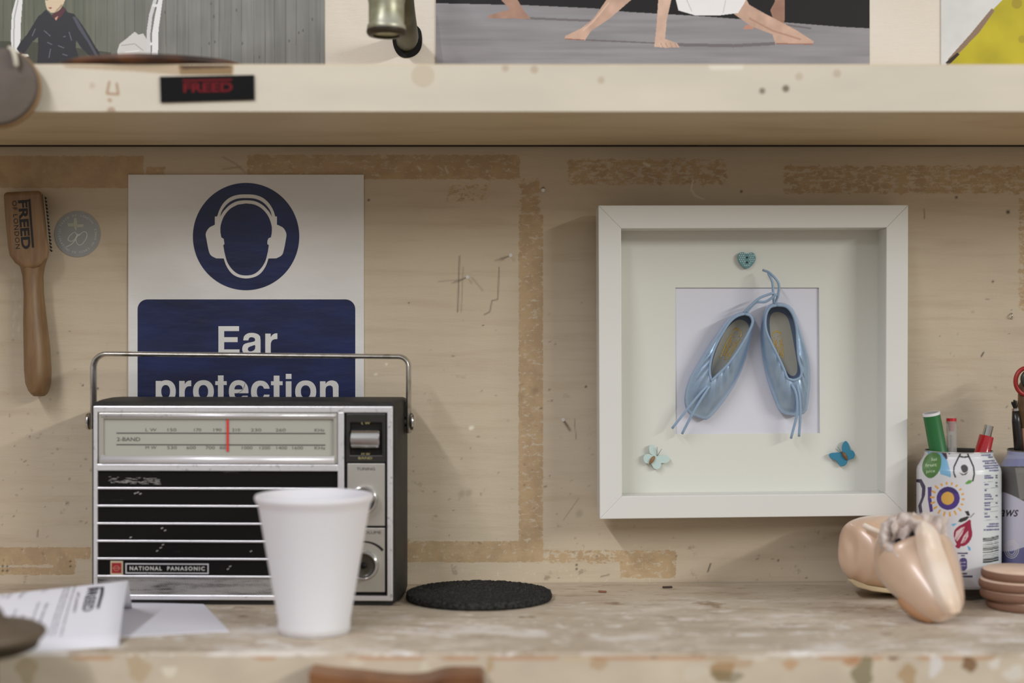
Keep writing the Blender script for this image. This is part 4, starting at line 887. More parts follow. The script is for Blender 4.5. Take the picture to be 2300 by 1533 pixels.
# butterflies
def zf(*p): return [(1420 + a * .2348, 970 + b * .2348) for a, b in p]
def butterfly(label, out, body, ant, c, cb_):
    t_ = thing('wooden_butterfly', label, 'butterfly', FM(*out[0]), group='little butterflies in the frame')
    obj('wings', MB().extrude(chaikin(out, 2), lambda x, y: FM(x, y, DM + .0042), lambda x, y: FM(x, y, DM + .0018)), mat('butterfly paint', c, .5), t_, bev=.0004)
    a_, b_ = FM(*body[0], DM + .0050), FM(*body[1], DM + .0050); pts = [a_.lerp(b_, q) for q in (0, .2, .5, .8, 1)]
    obj('body', MB().tube(pts, [.0006, .0014, .0017, .0012, .0005], 10), mat('brown body', cb_, .5), t_, smooth=True)
    for q in ant: obj('antenna', MB().tube([FM(*q[0], DM + .0045), FM(*q[1], DM + .0065)], .00018, 5), mat('wire', (120, 118, 112), .4, .5), t_)
    obj('glue_dot', MB().tube([FM(*body[0], DM + .0001).lerp(FM(*body[1], DM + .0001), .5), FM(*body[0], DM + .002).lerp(FM(*body[1], DM + .002), .5)], .002, 10), M_mat, t_)
butterfly('teal wooden butterfly in the lower right corner of the frame', zf((2010, 190), (2003, 150), (2012, 108), (2040, 78), (2066, 100), (2082, 140), (2084, 170), (2112, 174), (2132, 205), (2124, 247), (2092, 262), (2062, 265), (2058, 292), (2038, 320), (2004, 330), (1972, 308), (1962, 278), (1928, 262), (1892, 247), (1878, 215), (1898, 198), (1950, 195)),
          zf((2012, 190), (2056, 266)), [zf((2005, 195), (1965, 140)), zf((2002, 200), (1945, 160))], (42, 122, 152), (112, 78, 46))
butterfly('pale mint wooden butterfly in the lower left corner of the frame', zf((205, 225), (168, 205), (160, 160), (165, 130), (188, 114), (215, 135), (230, 180), (240, 225), (275, 222), (325, 220), (366, 250), (352, 284), (310, 298), (274, 292), (278, 322), (255, 354), (212, 354), (192, 320), (178, 296), (150, 302), (118, 292), (104, 250), (118, 214), (150, 205)),
          zf((214, 230), (166, 305)), [zf((235, 225), (240, 140)), zf((240, 228), (282, 160))], (190, 210, 206), (140, 104, 66))

# ------------------------------------------------------------------ nails in the wall
for (x, y, lab, dx, dy) in ((1147, 573, 'small steel nail in the wall, the upper right one of two among scratches', -6, 3), (1050, 622, 'small steel nail in the wall between scratch marks, right of the sign', -8, 4), (1220, 427, 'small steel nail in the brown tape mark high between sign and frame', 0, 2), (1265, 942, 'small bent steel nail in the wall beside the lower left of the frame', 4, 6)):
    t_ = thing('nail', lab, 'nail', P(x + dx, y + dy, 0), group='nails in the wall')
    a_, b_ = P(x + dx * .3, y + dy * .3, -.001), P(x, y, .007)
    obj('shank', MB().tube([a_, b_], .0006, 8), M_steel, t_); obj('nail_head', MB().tube([b_, b_ + Vector((0, -.0007, 0))], .0015, 14), mat('nail head', (214, 212, 206), .35, .5), t_)
st_ = obj('staple', MB().tube(crom([P(2272, 703, 0), P(2273, 705, .0022), P(2273, 711, .0025), P(2272, 716, 0)], 4), .0006, 8), M_steel, smooth=True)
tag(st_, 'small metal staple in the wall near the right edge', 'staple')

# ------------------------------------------------------------------ drink cans
def can_prof(z_):
    pts = [(0, .0235), (.002, .0240), (.0045, .0270), (.0085, .0318), (.011, .033), (.0995, .033), (.1025, .0325), (.1105, .0278), (.1125, .0268), (.1160, .0268)]
    a_ = np.array(pts); return np.interp(z_, a_[:, 0], a_[:, 1])
def make_can(label, c, r_, rimcol, cat='drink can'):
    t_ = thing('drink_can', label, cat, c, group='drink cans used as pen pots')
    zs_ = np.r_[np.linspace(0, .012, 14)[:-1], np.linspace(.012, .116, 290)]; th = np.linspace(0, 2 * math.pi, 720, endpoint=False)
    Zg, Tg = np.meshgrid(zs_, th, indexing='ij'); Rg = can_prof(Zg)
    Xw = c.x + Rg * np.cos(Tg); Yw = c.y + Rg * np.sin(Tg)
    d_ = CAMD + Yw; PXc = CX + Xw / d_ * F_PX; PYc = CY - (Zg - EYE) / d_ * F_PX
    colr = r_.sample(PXc, PYc)
    # the label seen from the front; round the back the plain can colour
    nx, ny = np.cos(Tg), np.sin(Tg); vis = (nx * (0 - Xw) + ny * (-CAMD - Yw)) > 0.004
    colr = np.where(vis[..., None], colr, lin(rimcol[1])); alu = (Zg < .0085)[..., None]; colr = np.where(alu, lin((150, 148, 144)), colr)
    o = grid_obj('can_wall', np.stack([Xw, Yw, Zg], -1), M_can, t_, col=colr, smooth=True, closed=True)
    obj('bottom', MB().lathe([(.0003, .008), (.019, .004), (.0235, 0)], c, 48), M_alu, t_, smooth=True)
    obj('rim', MB().lathe([(.0264, .1156), (.0270, .1156), (.0271, .1161), (.0268, .1165), (.0264, .1164)], c, 64), mat('can rim', rimcol[0], .3, .8), t_, smooth=True)
    obj('inner_wall', MB().lathe([(.0260, .116), (.0262, .11), (.032, .10), (.032, .004), (.0003, .004)], c, 48), mat('can inside', (120, 118, 112), .35, .8), t_, smooth=True)
    return t_
M_can = mat('printed can', (255, 255, 255), .3, attr='paint', spec=.6, coat=.3)
c1 = Vector(((2153 - CX) * 1.153 / F_PX, -(CAMD - 1.153), 0)); c2_ = Vector(((2340 - CX) * 1.158 / F_PX, -(CAMD - 1.158), 0))
r = Ras(2040, 990, 2270, 1370, 4, (212, 212, 214)); s5 = 270 / 986.
def z5(*p): return [(2030 + a * s5, 900 + b * s5) for a, b in p]
pu = (74, 52, 128); dp = (44, 26, 72); og = (222, 164, 70)
r.poly(z5((180, 385), (330, 400), (360, 500), (388, 600), (385, 628), (350, 615), (300, 600), (280, 500), (200, 440)), (120, 174, 206)).poly(z5((300, 410), (345, 410), (360, 470), (345, 480)), (66, 48, 66)).poly(z5((345, 412), (390, 414), (375, 440)), (60, 48, 66))
r.poly(chaikin(z5((225, 418), (285, 425), (312, 470), (300, 570), (240, 635), (190, 632), (150, 575), (150, 520), (175, 455)), 2), (82, 126, 66))
for s_, x0, x1, y in (('Real', 228, 272, 492), ('fruit', 178, 272, 540), ('juice', 182, 255, 588)):
    a_ = z5((x0, y))[0]; b_ = z5((x1, y))[0]; r.text((196, 214, 178), s_, a_[0], b_[0], a_[1], 7, rot=-4)
# white leaf-shaped figure outline
for q in (((468, 425), (440, 480), (412, 540), (410, 590), (425, 628)), ((520, 425), (545, 480), (572, 540), (578, 600), (565, 660)), ((455, 452), (490, 462), (535, 455))): r.line(z5(*q), 3.6, (46, 42, 44))
r.poly(chaikin(z5((468, 530), (500, 518), (528, 540), (525, 580), (490, 592), (470, 565)), 1), (70, 66, 68)).poly(z5((450, 585), (490, 600), (530, 580), (510, 605), (480, 610)), (50, 46, 48))
r.poly(z5((500, 675), (530, 650), (566, 650), (550, 675), (515, 684)), (98, 156, 70))
r.poly(z5((100, 640), (145, 640), (178, 700), (175, 770), (145, 850), (155, 920), (132, 935), (118, 860), (145, 790), (150, 720), (130, 670), (100, 665)), dp)
r.poly(z5((196, 706), (228, 704), (226, 800), (240, 905), (214, 912), (198, 810)), pu)
r.poly(circ(*z5((364, 798))[0], 95 * s5, 60), pu).poly(z5((290, 735), (360, 700), (420, 720), (450, 760), (420, 760), (360, 745), (310, 760)), (50, 34, 90), .7).poly(circ(*z5((360, 798))[0], 53 * s5, 50), (214, 168, 78))
for i in range(18):
    a_ = math.radians(i * 20 + 4); cx_, cy_ = z5((364, 798))[0]; r0 = 112 * s5; r1 = (150 if -100 < (i * 20 - 40) % 360 < 200 else 135) * s5
    r.line([(cx_ + r0 * math.cos(a_), cy_ + r0 * math.sin(a_)), (cx_ + r1 * math.cos(a_), cy_ + r1 * math.sin(a_))], 4.2, og)
r.poly(chaikin(z5((550, 962), (552, 1030), (566, 1090), (545, 1150), (500, 1190), (465, 1190), (460, 1210), (430, 1205), (420, 1185), (436, 1180), (412, 1130), (408, 1070), (440, 1030), (500, 1000)), 1), (148, 26, 62))
r.poly(z5((500, 1030), (480, 1090), (440, 1150), (416, 1130), (430, 1070), (470, 1040)), (216, 190, 190)).poly(z5((528, 1062), (528, 1110), (500, 1160), (466, 1168), (490, 1110)), (216, 190, 190))
for i in range(9): r.line(z5((424 + i * 8, 1130 - i * 9), (440 + i * 6, 1138 - i * 12)), 1.4, (160, 40, 70)).line(z5((478 + i * 5, 1160 - i * 10), (500 + i * 3, 1160 - i * 10)), 1.2, (160, 40, 70))
r.poly(z5((500, 905), (530, 900), (545, 940), (520, 940)), (44, 44, 42)).poly(z5((445, 990), (460, 965), (520, 945), (540, 950), (510, 980), (470, 995)), (50, 50, 46)).line(z5((545, 955), (578, 918)), 2.4, (130, 128, 126))
r.poly(z5((388, 1012), (420, 1002), (436, 1008), (405, 1028)), (110, 176, 214)).poly(z5((520, 1185), (545, 1200), (550, 1226), (530, 1224)), (90, 160, 206))
for (x0, x1, y, hh) in ((440, 526, 1248, 6), (468, 502, 1268, 6), (440, 520, 1415, 7), (412, 566, 1438, 8)): r.poly(z5((x0, y - hh), (x1, y - hh), (x1, y + hh), (x0, y + hh)), (66, 58, 100))
r.poly(chaikin(z5((452, 1395), (452, 1310), (470, 1286), (510, 1286), (520, 1310), (518, 1390)), 1), (74, 66, 118)).line(z5((462, 1325), (508, 1322)), 1.6, (190, 190, 200)).line(z5((462, 1350), (508, 1350)), 1.6, (190, 190, 200))
r.poly(z5((640, 400), (800, 380), (800, 1330), (640, 1350)), (204, 214, 212), .5)
for (x0, x1, y) in ((634, 712, 446), (690, 728, 462), (645, 745, 494), (665, 760, 512), (652, 770, 534), (665, 770, 552), (700, 775, 572), (662, 712, 615), (662, 726, 632), (662, 698, 686), (662, 680, 734), (662, 712, 768), (662, 712, 784), (662, 732, 806), (662, 706, 838), (662, 706, 858), (662, 706, 890), (662, 680, 926), (662, 704, 950), (700, 775, 1010), (680, 778, 1030), (655, 780, 1058)):
    a_ = z5((x0, y))[0]; b_ = z5((x1, y))[0]; x = a_[0]
    while x < b_[0]: wd = random.uniform(1.4, 3.6); r.poly([(x, a_[1] - 2.0 - (x - a_[0]) * .04), (x + wd, a_[1] - 2.0 - (x - a_[0]) * .04), (x + wd, a_[1] + 1.6 - (x - a_[0]) * .04), (x, a_[1] + 1.6 - (x - a_[0]) * .04)], (70, 62, 120)); x += wd + .5
for y in (662, 716, 830, 872, 910, 975): r.line(z5((655, y + 6), (778, y - 10)), .7, (110, 112, 120))
for y in (606, 622, 664, 690, 770, 830, 945): r.poly(z5((752, y), (770, y), (770, y + 12), (752, y + 12)), (80, 84, 96))
y = 1118
while y < 1320:
    th_ = rs_.choice([3, 4, 6, 9]) if y < 1290 else 14
    r.line(z5((648, y + 8), (715, y + 2), (778, y - 14)), th_ * s5, (52, 52, 52)); y += th_ + rs_.choice([4, 6, 10])
make_can('white fruit drink can with purple sun print, holding pens', c1, r, ((196, 196, 196), (206, 206, 208)))
r = Ras(2235, 985, 2460, 1370, 3, (150, 156, 186)); 
r.poly([(2200, 1046), (2460, 1046), (2460, 1140), (2200, 1140)], (86, 84, 82)); r.poly([(2280, 1050), (2460, 1050), (2460, 1140), (2290, 1120)], (140, 136, 128), .7)
r.poly(chaikin([(2200, 1098), (2250, 1103), (2275, 1112), (2320, 1136), (2460, 1180), (2460, 1240), (2300, 1230), (2270, 1238), (2200, 1236)], 1), (192, 190, 204)); r.poly([(2200, 1236), (2270, 1238), (2300, 1228), (2460, 1230), (2460, 1370), (2200, 1370)], (98, 98, 140))
r.poly([(2200, 1030), (2460, 1030), (2460, 1047), (2200, 1047)], (132, 138, 172))
r.text((40, 38, 46), 'aws', 2246, 2288, 1159, 22, off=.01, shear=.35)
for i in range(3): r.line([(2272 + (16 - 4 * i) * math.cos(q * .4), 1233 + (20 - 4 * i) * math.sin(q * .4)) for q in range(17)], 1.2, (214, 208, 200))
r.line([(2276, 1213), (2279, 1200)], 1.2, (200, 195, 190))
make_can('blue grey drink can with dark script lettering, right of the white can', c2_, r, ((126, 122, 108), (120, 124, 158)))

# pens and tools standing in the cans
def rod(t_, name, a_, b_, r0, r1, m, n=20, **k_): return obj(name, MB().tube([a_, b_], [r0, r1], n), m, t_, **k_)
k1 = K(.047)
def inside(c, dx, dy): return Vector((c.x + dx, c.y + dy, .0055))
M_green = mat('green cap', (36, 104, 52), .4); M_whitep = mat('white plastic', (220, 220, 222), .5)
t1 = thing('marker_pen', 'thick green marker pen with hollow white end, in the white can', 'pen', inside(c1, -.004, .004))
top = P(2092, 929, .047 + .004); bot = inside(c1, .006, .006); ax = (top - bot).normalized()
mb = MB().tube([bot, bot.lerp(top, .62), bot.lerp(top, .63), top], [.0078, .0078, .0070, .0068], 28); mb.f = [f for f in mb.f]
obj('barrel', mb, M_green, t1, smooth=False); shade_auto(t1.children[0], .6)
obj('hollow_end', MB().tube([top - ax * .001, top + ax * .0010, top + ax * .0010, top - ax * .0005], [.0069, .0069, .0060, .0052], 28), M_whitep, t1, label='hollow white end')
t2 = thing('ballpoint_pen', 'clear ballpoint pen with a red end plug, between the green and red pens', 'pen', inside(c1, .002, -.004))
top = P(2137, 943, .045); bot = inside(c1, -.006, -.006); ax = (top - bot).normalized()
pm = mat('clear plastic', (190, 190, 184), .15); b_ = pm.node_tree.nodes['Principled BSDF']; b_.inputs['Transmission Weight'].default_value = .0; b_.inputs['Alpha'].default_value = .45
rod(t2, 'barrel', bot, top - ax * .001, .0042, .0040, pm, 6 + 14); rod(t2, 'refill', bot, top - ax * .012, .0014, .0014, mat('ink refill', (150, 120, 110), .4), 10)
obj('end_plug', MB().tube([top - ax * .009, top - ax * .003, top - ax * .002, top + ax * .0015], [.0020, .0026, .0040, .0040], 20), mat('red plastic', (176, 22, 32), .35), t2, label='red end plug')
t3 = thing('marker_pen', 'glossy red pen with a silver end, leaning right in the white can', 'pen', inside(c1, .002, 0))
top = P(2222, 955, .047); bot = inside(c1, -.008, .0); ax = (top - bot).normalized()
obj('barrel', MB().tube([bot, bot.lerp(top, .5), top - ax * .0090, top - ax * .0085], [.0060, .0078, .0058, .0052], 28), mat('glossy red', (160, 12, 26), .16, coat=.6), t3, smooth=True)
rod(t3, 'silver_end', top - ax * .010, top, .0036, .0036, M_steel, 24, label='silver end')
t4 = thing('paint_brush', 'small black brush with frayed tip standing in the blue grey can', 'brush', inside(c2_, -.012, 0))
top = P(2279, 900, .045); bot = inside(c2_, -.010, -.002); ax = (top - bot).normalized()
fe = top - ax * .007
obj('handle', MB().tube([bot, fe - ax * .010, fe], [.0042, .0036, .0026], 16), mat('black lacquer', (22, 18, 17), .3), t4, smooth=True)
rod(t4, 'ferrule', fe - ax * .001, fe + ax * .001, .0028, .0028, M_steel, 16)
mb = MB()
for i in range(26):
    a_ = rs_.uniform(0, 6.3); q = rs_.uniform(0, .0026); mb.tube([fe + Vector((q * .5 * math.cos(a_), q * .5 * math.sin(a_), .0005)), fe + ax * rs_.uniform(.005, .008) + Vector((q * 1.3 * math.cos(a_), q * 1.3 * math.sin(a_), 0))], .00035, 5)
obj('bristles', mb, mat('black bristle', (26, 22, 18), .8), t4)
t5 = thing('tool_handle', 'brown wooden tool handle standing in the blue grey can at the right edge', 'tool', inside(c2_, .002, .004))
x5 = P(2308, 900, .040).x; bot = Vector((x5 + .003, c2_.y + .004, .0055))
obj('handle', MB().tube([bot, Vector((x5 + .001, -.040, .128)), Vector((x5, -.040, .140)), Vector((x5, -.040, .168)), Vector((x5, -.040, .174))], [.0075, .0075, .0078, .0074, .0040], 20), mat('dark tan wood', (112, 84, 52), .5, c2=(90, 64, 38), nscale=40, stretch=(6, 6, 1)), t5, smooth=True)
obj('collar', MB().tube([Vector((x5 + .001, -.040, .112)), Vector((x5 + .0005, -.040, .134))], .0082, 20), mat('copper sleeve', (178, 132, 104), .5, .1), t5, smooth=True, label='copper coloured collar')
t6 = thing('scissors', 'red and dark green round scissor handles above the tools at the right edge', 'scissors', inside(c2_, .012, -.006))
cs = P(2306, 856, .045); kk = K(.045)
def loopring(cc, rx, ry, w_, tilt_=0):
    pts = [cc + Vector((rx * math.cos(a_) * math.cos(tilt_) - ry * math.sin(a_) * math.sin(tilt_), 0, rx * math.cos(a_) * math.sin(tilt_) + ry * math.sin(a_))) for a_ in [i * 2 * math.pi / 32 for i in range(33)]]
    return MB().tube(pts, w_, 10)
obj('handle', loopring(cs + Vector((0, 0, 0)), 25 * kk, 30 * kk, .0018), mat('red grip', (150, 34, 30), .4), t6, smooth=True)
obj('handle', loopring(cs + Vector((9 * kk, -.003, 5 * kk)), 20 * kk, 18 * kk, .0022), mat('dark green grip', (44, 50, 38), .4), t6, smooth=True)
obj('blade', MB().tube([cs + Vector((4 * kk, 0, -28 * kk)), Vector((c2_.x + .012, c2_.y - .006, .0055))], [.0028, .0016], 8), M_steel, t6, smooth=True)

# ------------------------------------------------------------------ stack of leather discs
M_cork = mat('tan leather disc', (232, 204, 180), .65, c2=(220, 190, 164), nscale=50, bump=.3, bscale=220)
M_edge = mat('tan cut edge', (128, 94, 74), .7, bump=.3, bscale=300)
ds = Vector(((2290 - CX) * 1.092 / F_PX, -(CAMD - 1.092), 0)); names = ['bottom', 'third from the top', 'second from the top', 'topmost']
zc = 0.0
for i, (dx, dy) in enumerate(((.0042, .0), (-.0006, .0005), (-.0018, 0), (.0004, .0008))):
    c = ds + Vector((dx, dy, zc)); R_ = .0285; tk = .0074
    t_ = thing('leather_disc', 'round tan leather disc, %s of the stack of four beside the cans' % names[i], 'leather disc', c, group='stack of tan discs at the right edge')
    obj('edge', MB().lathe([(.0004, 0), (R_ - .0018, 0), (R_ - .0004, .0012), (R_, tk * .4), (R_ - .0003, tk * .7), (R_ - .0014, tk - .0010)], c, 64), M_edge, t_, smooth=True)
    obj('face', MB().lathe([(R_ - .0014, tk - .0010), (R_ - .0026, tk), (.0004, tk)], c, 64), M_cork, t_, smooth=True, label='pale smooth upper face')
    zc += tk + .0002

# ------------------------------------------------------------------ peach satin shoes
M_peach = mat('peach satin', (216, 184, 155), .42, .08, sheen=.2, spec=.8, coat=1.0, c2=(207, 172, 142), nscale=30, bump=.1, bscale=60)
M_cream = mat('cream satin ribbon', (238, 222, 204), .4, sheen=.4, c2=(226, 198, 170), nscale=18, bump=.2, bscale=60)
M_sole = mat('tan shoe sole', (176, 130, 92), .6); M_tulle = mat('grey pink lining cloth', (220, 206, 197), .8, c2=(186, 170, 160), nscale=160)
def loft_shoe(path, radii, n=40, ex=2.4, u0=(0, 0, 1), open_end=True, seg=8):
    """path: centre points toe first; radii (side, up)"""
    c = [Vector(p) for p in crom(path, seg)]; rr2 = crom(radii, seg); m = len(c); u = Vector(u0); rings = []
    for i in range(m):
        t_ = (c[min(i + 1, m - 1)] - c[max(i - 1, 0)]).normalized(); u = (u - t_ * u.dot(t_)).normalized(); s_ = t_.cross(u); a, b = rr2[i][0], rr2[i][1]
        rg = []
        for q in range(n):
            an = q * 2 * math.pi / n; cx_, sy_ = math.cos(an), math.sin(an)
            rg.append(c[i] + s_ * (a * math.copysign(abs(cx_) ** (2 / ex), cx_)) + u * (b * math.copysign(abs(sy_) ** (2 / ex), sy_)))
        rings.append(rg)
    return rings, c
# rear shoe: toe box towards the left, heel hidden behind the front one
sa = thing('ballet_shoe', 'peach satin ballet shoe lying behind, its rounded toe pointing left', 'shoe', on_shelf(1960, 1332), group='peach ballet shoes on the bench')
pth = [P(1898, 1240, .068), P(1906, 1240, .066), P(1928, 1238, .063), P(1970, 1238, .060), P(2015, 1238, .056), P(2050, 1238, .052)]
rdv = [(.002, .003), (.0135, .0190), (.0215, .0262), (.0250, .0290), (.0245, .0290), (.021, .028)]
rings, cc = loft_shoe(pth, rdv, ex=2.1)
obj('upper', MB().loft(rings, True, True), M_peach, sa, smooth=True)
so = [(1902, 1300), (1925, 1318), (1960, 1327), (2010, 1333), (2050, 1333), (2050, 1326), (2000, 1322), (1950, 1314), (1915, 1300)]
obj('sole', MB().extrude(so, lambda x, y: P(x, y, .080), lambda x, y: P(x, y, .045)), mat('pale sole edge', (196, 176, 140), .6), sa, bev=.001)
obj('satin_fold', MB().tube([tuple(P(x, y, d_)) for x, y, d_ in crom([(1938, 1178, .082), (1955, 1186, .087), (1975, 1195, .089), (1995, 1208, .088)], 5)], [.0008] + [.0022] * 14 + [.0008], 10), M_cream, sa, smooth=True)
# front shoe: toe resting on the bench towards us, heel end propped up on the rear shoe
sb_ = thing('ballet_shoe', 'peach satin ballet shoe in front with cream ribbon, its toe down on the bench', 'shoe', on_shelf(2110, 1398), group='peach ballet shoes on the bench')
pth = [P(2136, 1379, .178), P(2126, 1368, .175), P(2107, 1340, .165), P(2082, 1300, .150), P(2060, 1264, .135), P(2046, 1236, .128), P(2038, 1216, .135), P(2032, 1206, .149)]
rdv = [(.0035, .004), (.0130, .0122), (.0195, .0172), (.0260, .0230), (.0298, .0268), (.0285, .0262), (.0225, .0215), (.0150, .0165)]
rings, cc = loft_shoe(pth, rdv, n=64, ex=2.1, u0=(0.25, -1, .5))
obj('upper', MB().loft(rings, True, False), M_peach, sb_, smooth=True)
e = rings[-1]; ctr = cc[-1]; axn = (cc[-1] - cc[-4]).normalized(); ne = len(e); rgs = []
for s_, hh, wv in ((1.22, -.0065, .3), (1.16, -.0025, .8), (1.04, .0012, 1), (.90, .0022, 1), (.74, .0005, 1), (.58, -.004, .8), (.44, -.010, .5)):
    rg = []
    for q in range(ne):
        f_ = 1 + wv * (.05 * math.sin(q * .62 + s_ * 3) + .045 * math.sin(q * 1.37)); rg.append(ctr + (Vector(e[q]) - ctr) * s_ * f_ + axn * (hh + wv * (.0010 * math.sin(q * 1.1 + 2) + .0009 * math.sin(q * .47))))
    rgs.append(rg)
dr_ = obj('drawn_lining', MB().loft(rgs, False, False), M_tulle, sb_, smooth=True, label='gathered grey pink lining cloth')
obj('dark_inside', MB().poly([ctr + (Vector(q) - ctr) * .6 - axn * .0075 for q in e]), mat('dark inside', (30, 24, 22), .9), dr_)
# crumpled cloth standing up behind the ribbon
rows = []
for i in range(26):
    t_ = i / 25; x = 2004 + 124 * t_; top_ = 1160 - 8 * math.sin(t_ * 3.1) + 4 * math.sin(i * 1.7); row = []
    for j in range(6):
        v_ = j / 5; row.append(P(x + 3 * math.sin(j * 2 + i), top_ + (52 + 14 * t_) * v_, .143 - .010 * t_ + .0035 * math.sin(i * .9 + j * .5) + .004 * v_))
    rows.append(row)
fr2 = obj('frayed_lining', MB().loft(rows, False, False, closed=False), M_tulle, sb_, smooth=True)
# cream ribbon running from the opening down to the toe on the upper right flank
band = crom([(2070, 1172, .158), (2080, 1195, .165), (2090, 1235, .168), (2104, 1275, .178), (2118, 1318, .187), (2131, 1352, .192), (2140, 1376, .192)], 6); wds = crom([(8, 0), (24, 0), (29, 0), (30, 0), (29, 0), (26, 0), (18, 0)], 6)
gv = []
for (x, y, d_), (wd, _) in zip(band, wds):
    row = []
    for j in range(9):
        q = (j - 4) / 4.0; pp = P(x + q * wd, y - q * 3, d_ - .0075 * q * q); row.append(pp)
    gv.append(row)
obj('ribbon', MB().loft(gv, False, False, closed=False), M_cream, sb_, smooth=True)
s2_ = sb_.children[-1].modifiers.new('solid', 'SOLIDIFY'); s2_.thickness = .0012; s2_.offset = 0
pa = crom([(2022, 1340, .152), (2044, 1364, .160), (2070, 1380, .166), (2098, 1388, .172)], 5)
obj('sole', MB().tube([tuple(P(*q)) for q in pa], [.001] + [.0042] * (len(pa) - 2) + [.002], 14), M_sole, sb_, smooth=True)

# ------------------------------------------------------------------ papers
def paper_quad(name, label, pts3, th=.0003, cat='paper'):
    return None
M_paper = mat('white paper', (222, 220, 226), .6)
pp = [on_shelf(262, 1353, .0004), on_shelf(457, 1358, .0004), on_shelf(514, 1418, .0004), on_shelf(190, 1436, .0004)]
mb = MB(); n = 4; mb.add(pp + [q + Vector((0, 0, .0008)) for q in pp], [(3, 2, 1, 0), (4, 5, 6, 7), (0, 1, 5, 4), (1, 2, 6, 5), (2, 3, 7, 6), (3, 0, 4, 7)])
sh = obj('paper_sheet', mb, M_paper); tag(sh, 'blank white card lying flat on the bench before the radio', 'paper')
# printed letter folded like a tent
BR = on_shelf(266, 1451, .0003); BL = on_shelf(-140, 1476, .0003); TR = P(287, 1303, CAMD - 1.035); TLp = P(-140, 1352, CAMD - .995)
nrm = (BL - BR).cross(TR - BR).normalized(); TLp = ray_plane(-140, 1350, BR, nrm)
lt = thing('folded_letter', 'white printed letter folded into a tent, at the left before the radio', 'letter', BR)
BK_R = on_shelf(297, 1366, .0003); BK_L = on_shelf(-140, 1400, .0003)
R1 = []; R2 = []
def col_(B, T_, Bk):
    up_ = (T_ - B); out = [B + up_ * s_ + Vector((0, -1, .6)) * (.0012 * math.sin(s_ * math.pi)) for s_ in (0, .2, .4, .6, .8, .93)]
    out += [T_ + Vector((0, 0, -.0004)), T_ + Vector((0, .0012, -.0002))]; d_ = Bk - T_; out += [T_ + d_ * s_ + Vector((0, .0012, 0)) * (1 - s_) for s_ in (.08, .4, .7, 1)]
    return out
rows = []
for i in range(9):
    s_ = i / 8; rows.append(col_(BR.lerp(BL, s_), TR.lerp(TLp, s_), BK_R.lerp(BK_L, s_)))
o = obj('sheet', MB().loft(rows, False, False, closed=False), M_paper, lt, smooth=True); s2_ = o.modifiers.new('solid', 'SOLIDIFY'); s2_.thickness = .0004
def LP(x, y):
    q = ray_plane(x, y, BR, nrm); # ride on the slightly bowed sheet
    s_ = max(0, min(1, (q.z) / TR.z)); return q + Vector((0, -1, .6)) * (.0012 * math.sin(s_ * math.pi) + .0005)
def zl(x, y): return (x * .13478, 1290 + y * .13478)
def affine(o_, ux, uy): return lambda a_, b_: LP(o_[0] + a_ * ux[0] + b_ * uy[0], o_[1] + a_ * ux[1] + b_ * uy[1])
# text runs down the sheet; letters' up direction points right
mb = MB(); o_ = (199, 1321); ux = (-0.24, 1.0); uy = (1.0, -.12)   # along text / letter-up
v, f = text_xy('FREED', 0, 54, 0, 23, off=.02); AF = affine(o_, ux, uy); mb.add([AF(a_, -b_) for a_, b_ in v], f)
mb.poly([LP(*zl(*q)) for q in ((1690, 215), (1740, 205), (1730, 330), (1660, 580), (1620, 570), (1680, 330))]); mb.poly([LP(*zl(*q)) for q in ((1480, 260), (1700, 205), (1700, 225), (1480, 278))])
obj('logo_lettering', mb, M_ink, lt, label='bold black letterhead')
mb = MB()
def greyline(x0, y0, x1, y1, s_, hgt):
    a_ = zl(x0, y0); b_ = zl(x1, y1); L_ = math.hypot(b_[0] - a_[0], b_[1] - a_[1]); u_ = ((b_[0] - a_[0]) / L_, (b_[1] - a_[1]) / L_)
    v, f = text_xy(s_, 0, L_, 0, hgt, off=.02); A2 = affine(a_, u_, (1.0, -.15)); mb.add([A2(p, -q) for p, q in v], f)
for args in ((1300, 300, 1230, 640, 'of London', 7), (1240, 200, 1010, 1040, 'Pointe shoes and dance footwear made by', 4.5), (1150, 200, 900, 1020, 'hand, ballet and ballroom shoe makers since', 4.5), (1080, 220, 820, 1030, 'the workshop, London, telephone number and', 4.5),
             (780, 490, 660, 810, 'Dear customer', 6), (650, 470, 540, 770, 'thank you for', 4.5), (400, 680, 310, 850, 'your order', 5.5), (270, 590, 180, 800, 'of shoes', 4.5), (770, 240, 690, 300, 'No', 6), (400, 290, 310, 400, 'Date', 6), (170, 330, 100, 400, 'Ref', 6), (60, 350, 10, 400, 'A', 6)):
    greyline(*args)
obj('grey_print', mb, mat('grey toner', (120, 116, 124), .6), lt)

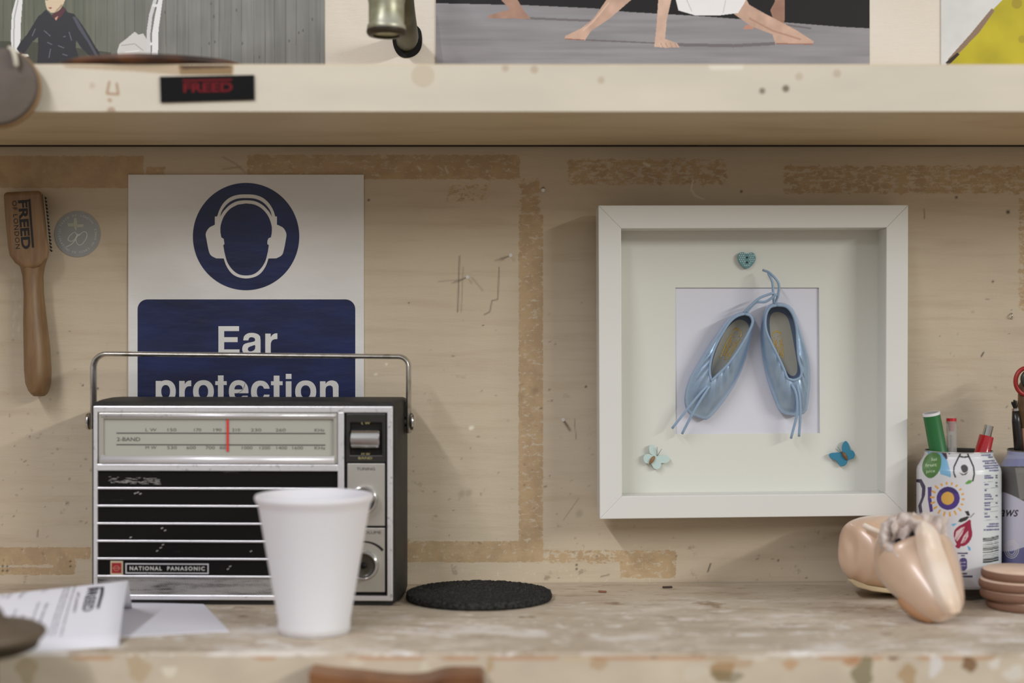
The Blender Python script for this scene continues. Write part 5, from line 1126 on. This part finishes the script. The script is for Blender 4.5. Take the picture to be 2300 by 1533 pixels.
# ------------------------------------------------------------------ round knob tool clamped at the bench front, lower left
k = K(.315); ck = Vector(((-50 - CX) * k, -.316, 0)); zb = EYE - (1462 - CY) * .842 / F_PX
kn = thing('bench_knob', 'round grey brown knob with a wide flange, blurred, at the lower left edge', 'knob', (ck.x, ck.y, -.05))
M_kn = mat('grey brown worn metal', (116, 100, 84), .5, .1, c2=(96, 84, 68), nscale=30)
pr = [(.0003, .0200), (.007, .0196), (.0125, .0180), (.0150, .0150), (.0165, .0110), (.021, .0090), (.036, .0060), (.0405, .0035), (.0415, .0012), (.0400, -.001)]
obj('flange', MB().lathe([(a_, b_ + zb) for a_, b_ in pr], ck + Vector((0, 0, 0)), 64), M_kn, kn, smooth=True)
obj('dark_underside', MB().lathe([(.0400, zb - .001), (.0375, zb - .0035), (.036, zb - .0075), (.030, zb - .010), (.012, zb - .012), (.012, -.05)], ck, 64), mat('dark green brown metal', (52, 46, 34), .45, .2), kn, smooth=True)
mb = MB().box(ck.x - .01, ck.x + .01, -.316, -D_LO - .0006, -.045, -.025); obj('bracket', mb, M_kn, kn)

# ------------------------------------------------------------------ brown wooden rail below the bench edge
dR = .290
yl = crom([(692, 1507), (740, 1514), (800, 1519), (860, 1526), (920, 1529), (960, 1524), (1000, 1514), (1050, 1513), (1084, 1514)], 5)
out = [(x, y) for x, y in yl] + [(1094, 1640), (700, 1640)]
M_rail = mat('reddish brown wood', (140, 94, 56), .4, c2=(86, 50, 30), nscale=16, nmix=.5, stretch=(1, 1, 1), bump=.15, bscale=60)
rl = obj('wooden_rail', MB().extrude(out, lambda x, y: P(x, y, dR), lambda x, y: P(x, y, dR) + Vector((0, dR - D_LO - .0008, 0))), M_rail, bev=.0015)
tag(rl, 'reddish brown wooden rail with a dipped top edge against the bench front', 'rail')

# a few crumbs of leather on the bench
for i, (x, y, L_, c, lab) in enumerate(((1499, 1319, 11, (58, 42, 32), 'dark sliver of leather on the bench below the frame'), (1353, 1329, 9, (132, 84, 56), 'reddish shaving of leather on the bench right of the felt pad'))):
    p = on_shelf(x, y, .0004); o = obj('leather_shaving', MB().box(p.x - L_ * .00037, p.x + L_ * .00037, p.y - .0012, p.y + .0012, .0002, .0016), mat('shaving', c, .6), bev=.0004); o.rotation_euler = (0, 0, .2 - .5 * i); tag(o, lab, 'scrap')

for o in list(SC.objects):
    if 'wl' in o: del o['wl']
